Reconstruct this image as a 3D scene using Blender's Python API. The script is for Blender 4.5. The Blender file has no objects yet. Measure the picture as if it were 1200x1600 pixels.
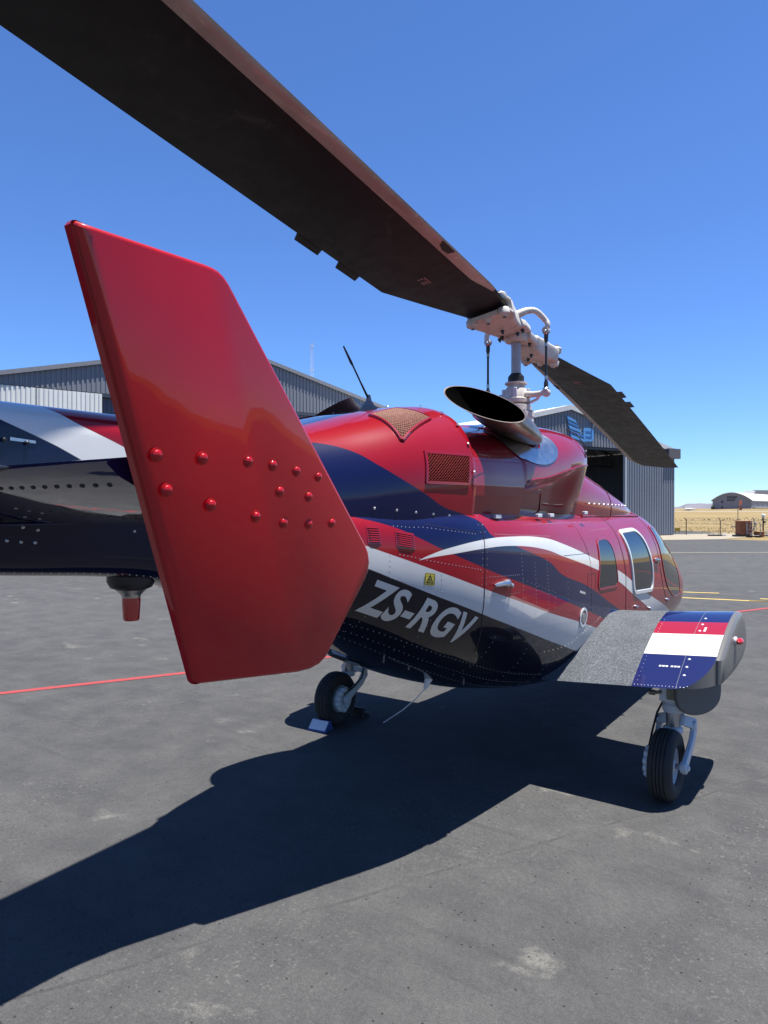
import bpy, bmesh, math, random
from mathutils import Vector, Matrix
random.seed(7)
SC = bpy.context.scene
COL = SC.collection
R_ = math.radians

# ------------------------------------------------------------------ camera
CX, CY, CZ = 2.506, -4.73, 1.87
HEAD = math.atan2(.579, .815)
VW = Vector((-math.sin(HEAD), math.cos(HEAD), 0)); RW = Vector((math.cos(HEAD), math.sin(HEAD), 0))
cam = bpy.data.cameras.new('camera'); camo = bpy.data.objects.new('camera', cam); COL.objects.link(camo)
camo.location = (CX, CY, CZ)
camo.rotation_euler = (R_(90) - math.atan(6 / 1100), 0, HEAD)
cam.sensor_fit = 'VERTICAL'; cam.sensor_height = 32; cam.lens = 22.0
cam.clip_start = .05; cam.clip_end = 20000
SC.camera = camo

# ------------------------------------------------------------------ sky, sun, exposure
SUN = Vector((.225, .11, 1.0)).normalized()
SUN_EL = math.asin(SUN.z); SUN_AZ = math.atan2(SUN.x, SUN.y)
world = bpy.data.worlds.new('World'); SC.world = world; world.use_nodes = True
nt = world.node_tree; nt.nodes.clear()
sky = nt.nodes.new('ShaderNodeTexSky'); sky.sky_type = 'NISHITA'; sky.sun_disc = False
sky.sun_elevation = SUN_EL; sky.sun_rotation = SUN_AZ
sky.altitude = 1200; sky.air_density = 1.0; sky.dust_density = 0; sky.ozone_density = 6
bg = nt.nodes.new('ShaderNodeBackground'); bg.inputs[1].default_value = .05
wo = nt.nodes.new('ShaderNodeOutputWorld')
tint = nt.nodes.new('ShaderNodeMix'); tint.data_type = 'RGBA'; tint.blend_type = 'MULTIPLY'; tint.inputs[0].default_value = 1
tint.inputs[7].default_value = (.97, 1.26, 1.70, 1)          # the deep dry-season blue of this sky
nt.links.new(sky.outputs[0], tint.inputs[6]); nt.links.new(tint.outputs[2], bg.inputs[0]); nt.links.new(bg.outputs[0], wo.inputs[0])
sl = bpy.data.lights.new('sun', 'SUN'); sl.energy = 5.0; sl.angle = R_(.5); sl.color = (1, .965, .91)
so = bpy.data.objects.new('sun', sl); COL.objects.link(so)
so.rotation_euler = SUN.to_track_quat('Z', 'Y').to_euler(); so.location = (20, 15, 60)
SC.view_settings.view_transform = 'Standard'; SC.view_settings.look = 'None'
SC.view_settings.gamma = 1; SC.view_settings.exposure = 1.2; SC.view_settings.use_curve_mapping = False
SC.render.engine = 'CYCLES'
SC.cycles.max_bounces = 8; SC.cycles.diffuse_bounces = 3; SC.cycles.glossy_bounces = 5
SC.cycles.use_denoising = True

# ------------------------------------------------------------------ mesh helpers
class MB:
    def __init__(s): s.v = []; s.f = []; s.m = []
    def add(s, vs, fs, m=0):
        o = len(s.v); s.v += [tuple(v) for v in vs]
        s.f += [tuple(i + o for i in f) for f in fs]; s.m += [m] * len(fs)
    def box(s, a, b, m=0, M=None):
        x0, y0, z0 = a; x1, y1, z1 = b
        vs = [Vector(p) for p in ((x0,y0,z0),(x1,y0,z0),(x1,y1,z0),(x0,y1,z0),(x0,y0,z1),(x1,y0,z1),(x1,y1,z1),(x0,y1,z1))]
        if M: vs = [M @ v for v in vs]
        s.add(vs, [(3,2,1,0),(4,5,6,7),(0,1,5,4),(1,2,6,5),(2,3,7,6),(3,0,4,7)], m)
    def loft(s, rings, cap=True, closed=True, m=0, cap2=None):
        n = len(rings[0]); o = len(s.v)
        for r in rings: s.v += [tuple(p) for p in r]
        for i in range(len(rings) - 1):
            for j in range(n if closed else n - 1):
                k = (j + 1) % n
                s.f.append((o+i*n+j, o+i*n+k, o+(i+1)*n+k, o+(i+1)*n+j)); s.m.append(m)
        if cap: s.f.append(tuple(o + j for j in reversed(range(n)))); s.m.append(m)
        if cap if cap2 is None else cap2:
            s.f.append(tuple(o + (len(rings)-1)*n + j for j in range(n))); s.m.append(m)
    def tube(s, pts, r, n=8, m=0, cap=True, close=False):
        pts = [Vector(p) for p in pts]; N = len(pts)
        rs = r if isinstance(r, (list, tuple)) else [r] * N
        rings = []; up = None
        for i, p in enumerate(pts):
            if close: t = pts[(i+1) % N] - pts[i-1]
            else: t = pts[min(i+1, N-1)] - pts[max(i-1, 0)]
            t.normalize()
            if up is None:
                up = Vector((0,0,1)) if abs(t.z) < .9 else Vector((1,0,0))
            a = t.cross(up); a.normalize(); b = a.cross(t); up = b
            rings.append([p + (a*math.cos(2*math.pi*k/n) + b*math.sin(2*math.pi*k/n))*rs[i] for k in range(n)])
        if close: rings.append(rings[0]); cap = False
        s.loft(rings, cap=cap, m=m)
    def cyl(s, p0, p1, r0, r1=None, n=16, m=0): s.tube([p0, p1], [r0, r0 if r1 is None else r1], n, m)
    def lathe(s, prof, org, ax, n=24, m=0, cap=True):
        ax = Vector(ax).normalized(); t = Vector((1,0,0)) if abs(ax.x) < .9 else Vector((0,1,0))
        a = ax.cross(t).normalized(); b = ax.cross(a); org = Vector(org)
        s.loft([[org + ax*h + (a*math.cos(2*math.pi*k/n) + b*math.sin(2*math.pi*k/n))*max(r, 1e-4) for k in range(n)] for r, h in prof], cap=cap, m=m)
    def build(s, name, mats, parent=None, smooth=True, angle=38, bevel=0, kind=None, seg=2):
        me = bpy.data.meshes.new(name); me.from_pydata(s.v, [], s.f)
        if not isinstance(mats, (list, tuple)): mats = [mats]
        for mt in mats: me.materials.append(mt)
        me.polygons.foreach_set('material_index', s.m)
        bm = bmesh.new(); bm.from_mesh(me); bmesh.ops.recalc_face_normals(bm, faces=bm.faces); bm.to_mesh(me); bm.free()
        if smooth:
            me.polygons.foreach_set('use_smooth', [True]*len(me.polygons)); me.set_sharp_from_angle(angle=R_(angle))
        me.update()
        o = bpy.data.objects.new(name, me); COL.objects.link(o)
        if parent: o.parent = parent
        if bevel:
            b = o.modifiers.new('bevel', 'BEVEL'); b.width = bevel; b.segments = seg; b.limit_method = 'ANGLE'; b.angle_limit = R_(40)
            b.harden_normals = False
        if kind: o['kind'] = kind
        return o

def tag(o, label=None, cat=None, group=None, kind=None):
    if label: o['label'] = label
    if cat: o['category'] = cat
    if group: o['group'] = group
    if kind: o['kind'] = kind
    return o
def empty(name, loc=(0,0,0), rz=0):
    o = bpy.data.objects.new(name, None); COL.objects.link(o); o.location = loc; o.rotation_euler = (0,0,rz); o.empty_display_size = .3
    return o
def inst(o, parent=None, loc=None, name=None):
    c = o.copy(); COL.objects.link(c)
    if parent: c.parent = parent
    if loc is not None: c.location = loc
    return c
def pch(xs, ys, x):
    n = len(xs)
    if x <= xs[0]: return ys[0]
    if x >= xs[-1]: return ys[-1]
    d = [(ys[i+1]-ys[i])/(xs[i+1]-xs[i]) for i in range(n-1)]
    m = [d[0]] + [0 if d[i-1]*d[i] <= 0 else 2*d[i-1]*d[i]/(d[i-1]+d[i]) for i in range(1, n-1)] + [d[-1]]
    for i in range(n-1):
        if x <= xs[i+1]:
            h = xs[i+1]-xs[i]; t = (x-xs[i])/h
            return (2*t**3-3*t*t+1)*ys[i]+(t**3-2*t*t+t)*h*m[i]+(-2*t**3+3*t*t)*ys[i+1]+(t**3-t*t)*h*m[i+1]
def lerp(a, b, t): return a + (b-a)*t
def cw(X, Z, z=0.0):            # a spot on the apron, metres right of and ahead of where the photographer stands
    p = Vector((CX, CY, 0)) + RW*X + VW*Z; return Vector((p.x, p.y, z))

# ------------------------------------------------------------------ materials
KB = .79          # overall paint value
def kb(c): return tuple(v*KB for v in c[:3])
class NB:
    def __init__(s, name):
        s.mat = bpy.data.materials.new(name); s.mat.use_nodes = True; s.t = s.mat.node_tree; s.t.nodes.clear()
        s.out = s.n('ShaderNodeOutputMaterial'); s.p = s.n('ShaderNodeBsdfPrincipled')
        s.t.links.new(s.p.outputs[0], s.out.inputs[0])
    def n(s, ty, **k):
        q = s.t.nodes.new(ty)
        for a, b in k.items(): setattr(q, a, b)
        return q
    def l(s, a, b): s.t.links.new(a, b)
    def set(s, **k):
        for a, b in k.items():
            i = s.p.inputs[a.replace('_', ' ')]
            if hasattr(b, 'is_linked') or hasattr(b, 'links'): s.l(b, i)
            else: i.default_value = (*b, 1) if isinstance(b, tuple) and len(b) == 3 else b
    def math(s, op, a, b=None, c=None, clamp=False):
        q = s.n('ShaderNodeMath', operation=op); q.use_clamp = clamp
        for i, v in enumerate((a, b, c)):
            if v is None: continue
            if isinstance(v, (int, float)): q.inputs[i].default_value = v
            else: s.l(v, q.inputs[i])
        return q.outputs[0]
    def mix(s, f, a, b):
        q = s.n('ShaderNodeMix', data_type='RGBA')
        for i, v in ((0, f), (6, a), (7, b)):
            if isinstance(v, (int, float)): q.inputs[i].default_value = v
            elif isinstance(v, tuple): q.inputs[i].default_value = (*v, 1) if len(v) == 3 else v
            else: s.l(v, q.inputs[i])
        return q.outputs[2]
    def coord(s, k='Object'): 
        if k == 'World': return s.n('ShaderNodeNewGeometry').outputs['Position']
        return s.n('ShaderNodeTexCoord').outputs[k]
    def noise(s, co, scale, detail=4, rough=.6, dist=0):
        q = s.n('ShaderNodeTexNoise'); q.inputs['Scale'].default_value = scale; q.inputs['Detail'].default_value = detail
        q.inputs['Roughness'].default_value = rough; q.inputs['Distortion'].default_value = dist
        s.l(co, q.inputs['Vector']); return q.outputs['Fac']
    def ramp(s, f, stops, interp='LINEAR'):
        q = s.n('ShaderNodeValToRGB'); q.color_ramp.interpolation = interp
        e = q.color_ramp.elements
        while len(e) < len(stops): e.new(.5)
        for i, (p, c) in enumerate(stops):
            e[i].position = p; e[i].color = (c, c, c, 1) if isinstance(c, (int, float)) else (*c, 1)
        s.l(f, q.inputs[0]); return q.outputs[0]
    def bump(s, h, strength=.3, dist=.01):
        q = s.n('ShaderNodeBump'); q.inputs['Strength'].default_value = strength; q.inputs['Distance'].default_value = dist
        s.l(h, q.inputs['Height']); s.l(q.outputs[0], s.p.inputs['Normal']); return q

def plain(name, c, rough=.5, metal=0, var=.12, vscale=6, bump=0, coat=0, spec=.5):
    c = kb(c)
    b = NB(name); co = b.coord()
    f = b.noise(co, vscale, 5, .65)
    k = b.ramp(f, [(.3, 1-var), (.7, 1+var)])
    q = b.n('ShaderNodeMix', data_type='RGBA', blend_type='MULTIPLY'); q.inputs[0].default_value = 1
    q.inputs[6].default_value = (*c, 1); b.l(k, q.inputs[7])
    b.set(Base_Color=q.outputs[2], Metallic=metal, Coat_Weight=coat, Coat_Roughness=.03)
    b.p.inputs['Specular IOR Level'].default_value = spec
    b.l(b.ramp(f, [(.3, max(.02, rough-.05)), (.7, rough+.07)]), b.p.inputs['Roughness'])
    if bump: b.bump(b.noise(co, vscale*8, 3, .6), bump, .004)
    return b.mat

RED = (.27, .005, .013); NAVY = (.0035, .0055, .032); BLACKN = (.0025, .003, .012); WHITE = (.68, .675, .645)
def gloss(name, c, rough=.13, var=.05, ior=1.5):
    c = kb(c)
    b = NB(name); co = b.coord(); f = b.noise(co, 3, 4, .6)
    k = b.ramp(f, [(.3, 1-var), (.7, 1+var)])
    q = b.n('ShaderNodeMix', data_type='RGBA', blend_type='MULTIPLY'); q.inputs[0].default_value = 1
    q.inputs[6].default_value = (*c, 1); b.l(k, q.inputs[7])
    b.p.inputs['Specular IOR Level'].default_value = .06; b.set(Base_Color=q.outputs[2], Roughness=.38, Coat_Weight=1.0, Coat_Roughness=.025, Coat_IOR=ior)
    dirt = b.noise(co, 35, 6, .7)
    b.l(b.ramp(dirt, [(.45, .02), (.75, .10)]), b.p.inputs['Coat Roughness'])
    bm_ = b.n('ShaderNodeBump'); bm_.inputs['Strength'].default_value = .08; bm_.inputs['Distance'].default_value = .02
    b.l(b.noise(co, 5, 2, .5), bm_.inputs['Height']); b.l(bm_.outputs[0], b.p.inputs['Coat Normal'])
    return b.mat

def livery(name, bands, base, ydom=(-4.0, 4.6), wave=.06):
    """bands: (colour, lower curve, upper curve); curves are (y, z) lists along the body, None = open."""
    b = NB(name); co = b.coord('Object'); sp = b.n('ShaderNodeSeparateXYZ'); b.l(co, sp.inputs[0])
    Y, Z = sp.outputs[1], sp.outputs[2]
    def curve(pts):
        pts = sorted(pts); y0, y1 = pts[0][0], pts[-1][0]
        zs = [p[1] for p in pts]; z0, z1 = min(zs), max(zs) + 1e-5
        q = b.n('ShaderNodeFloatCurve'); c = q.mapping.curves[0]
        while len(c.points) < len(pts): c.points.new(.5, .5)
        for i, (y, z) in enumerate(pts):
            c.points[i].location = ((y-y0)/(y1-y0), (z-z0)/(z1-z0)); c.points[i].handle_type = 'AUTO'
        q.mapping.update()
        t = b.math('DIVIDE', b.math('SUBTRACT', Y, y0), y1-y0, clamp=True)
        b.l(t, q.inputs['Value'])
        zz = b.math('MULTIPLY_ADD', q.outputs[0], z1-z0, z0)
        inside = b.math('MULTIPLY', b.math('GREATER_THAN', Y, y0-1e-3), b.math('LESS_THAN', Y, y1+1e-3))
        return zz, inside
    def step(d): return b.math('MULTIPLY_ADD', d, 1/.003, .5, clamp=True)
    colr = kb(base)
    for c, lo, up in bands:
        c = kb(c); m = None
        for cv, sgn in ((lo, 1), (up, -1)):
            if cv is None: continue
            zz, ins = curve(cv)
            d = b.math('SUBTRACT', Z, zz) if sgn > 0 else b.math('SUBTRACT', zz, Z)
            k = b.math('MULTIPLY', step(d), ins)
            m = k if m is None else b.math('MULTIPLY', m, k)
        colr = b.mix(m, colr, c)
    f = b.noise(co, 3, 4, .6); k = b.ramp(f, [(.3, .95), (.7, 1.05)])
    q = b.n('ShaderNodeMix', data_type='RGBA', blend_type='MULTIPLY'); q.inputs[0].default_value = 1
    b.l(colr, q.inputs[6]) if not isinstance(colr, tuple) else None; b.l(k, q.inputs[7])
    b.p.inputs['Specular IOR Level'].default_value = .06; b.set(Base_Color=q.outputs[2], Roughness=.38, Coat_Weight=1.0, Coat_IOR=1.34)
    b.l(b.ramp(b.noise(co, 30, 6, .7), [(.45, .02), (.8, .12)]), b.p.inputs['Coat Roughness'])
    bm_ = b.n('ShaderNodeBump'); bm_.inputs['Strength'].default_value = wave; bm_.inputs['Distance'].default_value = .02
    b.l(b.noise(co, 4, 2, .5), bm_.inputs['Height']); b.l(bm_.outputs[0], b.p.inputs['Coat Normal'])
    return b.mat

M = {}
M['red'] = gloss('red paint', RED); M['navy'] = gloss('navy paint', (.006, .010, .075)); M['white'] = gloss('white paint', WHITE)
M['gear'] = plain('grey white gear enamel', (.62, .64, .66), .35, 0, .08, 14)
def hub_mat():
    b = NB('cream hub enamel'); co = b.coord(); n1 = b.noise(co, 9, 7, .7, .6); n2 = b.noise(co, 38, 5, .7)
    c = b.mix(b.math('MULTIPLY', b.ramp(n1, [(.48, 0), (.68, 1)]), .55), kb((.62, .58, .52)), kb((.34, .29, .23)))
    c = b.mix(b.math('MULTIPLY', b.ramp(n2, [(.60, 0), (.70, 1)]), .6), c, kb((.13, .11, .09)))
    b.set(Base_Color=c); b.l(b.ramp(n1, [(.3, .35), (.7, .6)]), b.p.inputs['Roughness']); b.bump(n2, .15, .003); return b.mat
M['hub'] = hub_mat()
M['steel'] = plain('bare steel', (.45, .45, .46), .3, .9, .15, 20)
M['dark'] = plain('dark metal', (.03, .03, .032), .4, .3, .2, 20)
M['rubber'] = plain('tyre rubber', (.024, .023, .022), .8, 0, .45, 9, .25)
M['black'] = plain('black gap', (.006, .006, .007), .6, 0, .1)
M['alu'] = plain('aluminium', (.62, .62, .62), .32, 1, .1, 18)
M['seam'] = plain('panel gap', (.012, .008, .014), .6, 0, .1)
M['wire'] = plain('antenna wire', (.05, .05, .05), .5, 0, .1)
# y, half width, z widest, z top, z bottom, n upper, n lower
FUS=[(-2.45,.40,1.70,1.93,1.36,2.8,2.3),
(-2.0,.56,1.63,1.93,1.21,3.2,2.4),
(-1.33,.755,1.55,1.94,.91,3.5,2.5),
(-.6,.80,1.45,1.92,.66,3.5,2.7),
(0,.81,1.32,1.90,.56,3.4,3.0),
(.8,.81,1.25,1.88,.50,3.2,3.2),
(1.6,.805,1.22,1.89,.50,3.0,3.0),
(2.2,.795,1.18,1.90,.51,3.0,2.8),
(2.8,.775,1.10,1.75,.53,2.6,2.6),
(3.3,.742,1.02,1.50,.56,2.4,2.4),
(3.8,.60,.96,1.20,.60,2.2,2.2),
(4.2,.42,.92,1.05,.66,2.1,2.1),
(4.45,.20,.90,.97,.76,2.0,2.0),
(4.52,.02,.88,.89,.87,2.0,2.0)]
def fus(y):
    ys=[s[0] for s in FUS]
    return [pch(ys,[s[k] for s in FUS],y) for k in range(1,7)]
def fus_x(y,z):
    w,zc,zt,zb,nu,nl=fus(y)
    if z>=zc: u=(z-zc)/(zt-zc); n=nu
    else: u=(zc-z)/(zc-zb); n=nl
    if u>=1: return 0.
    return w*(1-u**n)**(1/n)
# cowl: y, half width, z top, n
COW=[(-2.5,.37,2.21,2.6),(-2.1,.50,2.29,2.8),(-1.7,.64,2.39,3.2),(-1.32,.71,2.465,3.4)]
def cow_x(y,z):
    ys=[s[0] for s in COW]
    w,zt,n=[pch(ys,[s[k] for s in COW],y) for k in (1,2,3)]
    u=(z-1.80)/(zt-1.80)
    if u<=0: return w*.955
    if u>=1: return 0.
    return w*(1-u**n)**(1/n)*(1-.045*max(0,1-u/.55)**1.4)

BOOM=[(-2.44,.38,1.90,2.23,1.365,2.8,2.6),(-3.0,.225,2.10,2.235,1.585,2.6,3.4),(-3.6,.21,2.13,2.235,1.645,2.5,3.8),(-4.6,.19,2.10,2.19,1.75,2.6,3.2),(-6.9,.13,2.01,2.12,1.90,2.5,2.5)][::-1]
def boom_x(y,z):
    ys=[s[0] for s in BOOM]; w,zc,zt,zb,nu,nl=[pch(ys,[s[k] for s in BOOM],y) for k in range(1,7)]
    u,n=((z-zc)/(zt-zc),nu) if z>=zc else ((zc-z)/(zc-zb),nl)
    return 0. if u>=1 else w*(1-u**n)**(1/n)

CV = {
  'A_low': [(-2.08, 1.585), (-1.952, 1.535), (-1.838, 1.49), (-1.591, 1.395), (-1.286, 1.288), (-0.974, 1.187), (-0.719, 1.107), (-0.426, 1.015)],
  'A_up': [(-2.061, 1.683), (-1.866, 1.617), (-1.654, 1.543), (-1.328, 1.436), (-0.953, 1.332), (-0.539, 1.217), (-0.009, 1.088)],
  'B_low': [(-2.073, 1.819), (-1.916, 1.777), (-1.767, 1.714), (-1.642, 1.659), (-1.326, 1.546), (-0.966, 1.445), (-0.528, 1.328), (-0.027, 1.191), (0.293, 1.104)],
  'B_top': [(-1.322, 1.794), (-1.243, 1.726), (-1.099, 1.682), (-0.92, 1.635), (-0.53, 1.529), (-0.349, 1.443), (0.083, 1.335), (0.745, 1.112)],
  'C_top': [(-2.208, 2.174), (-2.094, 2.148), (-1.971, 2.077), (-1.856, 2.012), (-1.706, 1.938), (-1.577, 1.877), (-1.44, 1.829)],
  'S_up': [(-1.788, 1.614), (-1.715, 1.639), (-1.612, 1.664), (-1.319, 1.701), (-1.013, 1.707), (-0.579, 1.685), (-0.279, 1.635), (0.307, 1.504), (0.828, 1.384), (1.15, 1.287), (1.417, 1.189), (1.849, 1.073), (2.386, 0.936)],
  'S_low': [(-1.788, 1.612), (-1.715, 1.623), (-1.613, 1.632), (-1.329, 1.653), (-1.033, 1.655), (-0.614, 1.617), (-0.316, 1.557), (0.303, 1.431), (0.855, 1.291), (1.206, 1.166), (1.77, 0.978)],
  'bL2': [(-3.384, 2.189), (-3.347, 2.167), (-3.279, 2.139), (-3.19, 2.105), (-3.156, 2.09)],
  'bL1': [(-3.609, 2.154), (-3.508, 2.115), (-3.454, 2.094), (-3.409, 2.075)],
  'boomscrews': [(-3.531, 1.807), (-3.481, 1.797), (-3.578, 1.764), (-3.532, 1.758), (-3.485, 1.754), (-3.114, 1.783)],
  'plate': [(-3.58, 2.099), (-3.497, 2.093), (-3.497, 2.084), (-3.58, 2.088)],
  'boomlap': [(-3.481, 1.819), (-3.076, 1.812)],
  'rvA': [(-1.95, 1.534), (-1.684, 1.457), (-1.32, 1.355)],
  'rvT': [(-1.745, 1.774), (-1.593, 1.755), (-1.37, 1.73)],
  'rvU': [(-1.917, 1.783), (-1.826, 1.775), (-1.745, 1.774)],
  'rv1': [(-1.275, 1.494), (-0.928, 1.483)],
  'rv2': [(-1.263, 1.388), (-0.922, 1.378)],
  'rvv1': [(-0.925, 1.602), (-0.886, 1.226)],
  'rvv2': [(-0.753, 1.539), (-0.708, 1.181)],
  'rvv3': [(-0.585, 1.568), (-0.523, 1.1)],
  'rvB': [(-1.903, 1.644), (-1.655, 1.591), (-1.345, 1.537)],
  'rvC': [(-1.189, 1.725), (-1.008, 1.716), (-0.465, 1.691)],
  'rvD': [(-1.959, 1.643), (-1.959, 1.544)],
  'rvE': [(-1.654, 1.534), (-1.64, 1.421)],
  'seam': [(-1.322, 1.759), (-1.344, 1.609), (-1.326, 1.463), (-1.293, 1.292), (-1.179, 1.091)],
  'placard': [(-1.752, 1.548), (-1.698, 1.542), (-1.695, 1.483), (-1.749, 1.49)],
  'handle': [(-1.259, 1.447), (-1.077, 1.443)],
  'belly': [(-1.735, 1.12), (-1.535, 1.033), (-1.313, 0.942), (-1.116, 0.882)],
  'plate2': [(-0.345, 1.625), (-0.255, 1.617), (-0.247, 1.558), (-0.327, 1.558)],
  'txt': [(-0.031, 1.297), (0.096, 1.267)],
  'latch': [(-1.148, 1.827), (-1.124, 1.816), (-1.076, 1.808), (-0.571, 1.817), (-0.532, 1.805), (-0.463, 1.8)],
  'hand2': [(1.851, 1.419), (2.119, 1.356)],
  'cowbolts': [(-2.008, 1.864), (-1.884, 1.854), (-1.769, 1.844), (-1.649, 1.834), (-1.524, 1.826), (-1.4, 1.82), (-1.279, 1.817)],
  'grille': [(-1.675, 2.157), (-1.358, 2.157), (-1.372, 1.998), (-1.69, 1.996)],
  'grille2': [(-1.752, 2.358), (-1.549, 2.397), (-1.485, 2.351), (-1.788, 2.228)],
  'louv1': [(-2.074, 1.786), (-2.012, 1.778), (-2.025, 1.7), (-2.084, 1.708)],
  'louv2': [(-1.919, 1.758), (-1.82, 1.738), (-1.825, 1.669), (-1.935, 1.676)],
}
FIN_OUTLINE = [(-4.079, 2.3412), (-4.0753, 2.3484), (-4.0667, 2.3522), (-4.0407, 2.3492), (-3.8098, 2.3498), (-3.7887, 2.3494), (-3.7717, 2.3466), (-3.7554, 2.3398), (-3.7396, 2.3288), (-3.7229, 2.3139), (-3.1723, 1.8129), (-3.1289, 1.7736), (-3.1021, 1.7429), (-3.088, 1.7141), (-3.0864, 1.6858), (-3.0954, 1.6621), (-3.2019, 1.4819), (-3.2201, 1.4537), (-3.2437, 1.4379), (-3.2793, 1.4302), (-3.3284, 1.4309), (-3.6483, 1.4649), (-3.6596, 1.4657), (-3.6729, 1.4678), (-3.6816, 1.4763)]
FIN_BOLTS = [(-3.8638, 1.974), (-3.7495, 1.9744), (-3.6206, 1.9746), (-3.5427, 1.9699), (-3.4594, 1.9602), (-3.3762, 1.9492), (-3.829, 1.906), (-3.71, 1.8769), (-3.5721, 1.8507), (-3.4769, 1.8342), (-3.3848, 1.8294), (-3.2939, 1.8311), (-3.5063, 1.9097), (-3.4009, 1.8989)]
# ================================================================== THE SETTING
def sheet(name, pts, z, mat):
    me = bpy.data.meshes.new(name); me.from_pydata([(p[0], p[1], z) for p in pts], [], [tuple(range(len(pts)))]); me.materials.append(mat)
    bm = bmesh.new(); bm.from_mesh(me); bmesh.ops.recalc_face_normals(bm, faces=bm.faces)
    for f in bm.faces:
        if f.normal.z < 0: f.normal_flip()
    bm.to_mesh(me); bm.free()
    o = bpy.data.objects.new(name, me); COL.objects.link(o); o['kind'] = 'structure'; return o

def asphalt_mat():
    b = NB('weathered asphalt'); co = b.coord('World')
    big = b.noise(co, .22, 4, .55); fine = b.noise(co, 42, 6, .8); grit = b.noise(co, 150, 3, .75); mid = b.noise(co, 2.6, 7, .7)
    c = b.mix(b.ramp(big, [(.3, 0), (.7, 1)]), (.039, .039, .0395), (.050, .050, .0495))
    c = b.mix(b.math('MULTIPLY', b.ramp(mid, [(.38, 0), (.66, 1)]), .70), c, (.074, .073, .070))
    # zones where pale stones show through the binder
    zone = b.ramp(b.noise(co, .75, 5, .6, .5), [(.46, 0), (.64, 1)])
    vs = b.n('ShaderNodeTexVoronoi'); vs.inputs['Scale'].default_value = 46; b.l(co, vs.inputs['Vector'])
    stone = b.math('MULTIPLY', b.ramp(vs.outputs['Distance'], [(.22, 1), (.42, 0)]), b.ramp(b.noise(co, 19, 3, .6), [(.47, 0), (.58, 1)]))
    c = b.mix(b.math('MULTIPLY', b.math('MULTIPLY', stone, b.math('MULTIPLY_ADD', zone, .85, .12)), .45), c, (.155, .150, .138))
    # bare scuffed patches, long in the direction of travel
    mp = b.n('ShaderNodeMapping'); mp.inputs['Rotation'].default_value = (0, 0, .35); mp.inputs['Scale'].default_value = (.95, 1.25, 1); b.l(co, mp.inputs[0])
    scuff = b.math('MULTIPLY', b.ramp(b.noise(mp.outputs[0], 1.9, 9, .6, .25), [(.635, 0), (.70, 1)]), b.ramp(fine, [(.32, .25), (.55, 1)]))
    c = b.mix(b.math('MULTIPLY', scuff, .62), c, (.150, .144, .126))
    mq = b.n('ShaderNodeMapping'); mq.inputs['Rotation'].default_value = (0, 0, .62); mq.inputs['Scale'].default_value = (.35, 3.4, 1); b.l(co, mq.inputs[0])
    streak = b.ramp(b.noise(mq.outputs[0], 1.1, 6, .62), [(.50, 0), (.70, 1)])
    c = b.mix(b.math('MULTIPLY', streak, .30), c, (.074, .073, .070))
    dk = b.ramp(b.noise(mq.outputs[0], 1.7, 5, .65), [(.30, 1), (.42, 0)])
    c = b.mix(b.math('MULTIPLY', dk, .35), c, (.028, .028, .029))
    # pits and tar specks
    def specks(scale, r, lo):
        vo = b.n('ShaderNodeTexVoronoi'); vo.inputs['Scale'].default_value = scale; b.l(co, vo.inputs['Vector'])
        sel = b.n('ShaderNodeSeparateColor'); b.l(vo.outputs['Color'], sel.inputs[0])
        return b.math('MULTIPLY', b.ramp(vo.outputs['Distance'], [(r*.6, 1), (r, 0)]), b.math('GREATER_THAN', sel.outputs[0], lo))
    pit = b.math('MAXIMUM', b.math('MAXIMUM', specks(5.0, .042, .62), specks(11, .075, .66)), specks(26, .16, .80))
    c = b.mix(b.math('MULTIPLY', pit, .82), c, (.010, .010, .010))
    # paving lanes, laid parallel to the red line, with a worn joint between them
    nv = -RW*.48 + VW*.877; p0 = cw(.2, 3.55)
    dp = b.n('ShaderNodeVectorMath', operation='DOT_PRODUCT'); b.l(co, dp.inputs[0]); dp.inputs[1].default_value = nv
    wob = b.math('MULTIPLY_ADD', b.noise(co, 1.1, 3, .5), .10, -.05)
    t = b.math('DIVIDE', b.math('ADD', b.math('SUBTRACT', dp.outputs['Value'], p0.dot(nv)), wob), 3.8)
    fr = b.math('FRACT', b.math('ADD', t, 40.0)); dj = b.math('MULTIPLY', b.math('MINIMUM', fr, b.math('SUBTRACT', 1, fr)), 3.8)
    wn = b.n('ShaderNodeTexWhiteNoise', noise_dimensions='1D'); b.l(b.math('FLOOR', b.math('ADD', t, 40.0)), wn.inputs['W'])
    lane = b.math('MULTIPLY_ADD', wn.outputs['Value'], .16, .92)
    gap = b.math('MULTIPLY', b.ramp(dj, [(.004, 1), (.016, 0)]), b.ramp(b.noise(co, 3.5, 5, .7), [(.42, 0), (.60, 1)]))
    edge = b.math('MULTIPLY', b.ramp(dj, [(.01, 1), (.09, 0)]), b.ramp(b.noise(co, 7, 5, .7), [(.45, 0), (.65, 1)]))
    c = b.mix(b.math('MULTIPLY', edge, .30), c, (.105, .102, .095)); c = b.mix(b.math('MULTIPLY', gap, .55), c, (.022, .022, .022))
    k = b.math('MULTIPLY', b.ramp(grit, [(.30, .64), (.70, 1.36)]), lane)
    q = b.n('ShaderNodeMix', data_type='RGBA', blend_type='MULTIPLY'); q.inputs[0].default_value = 1; b.l(c, q.inputs[6]); b.l(k, q.inputs[7])
    k2 = b.ramp(fine, [(.3, .74), (.7, 1.26)])
    q2 = b.n('ShaderNodeMix', data_type='RGBA', blend_type='MULTIPLY'); q2.inputs[0].default_value = 1; b.l(q.outputs[2], q2.inputs[6]); b.l(k2, q2.inputs[7])
    b.set(Base_Color=q2.outputs[2], Roughness=.88); b.p.inputs['Specular IOR Level'].default_value = .3
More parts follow.
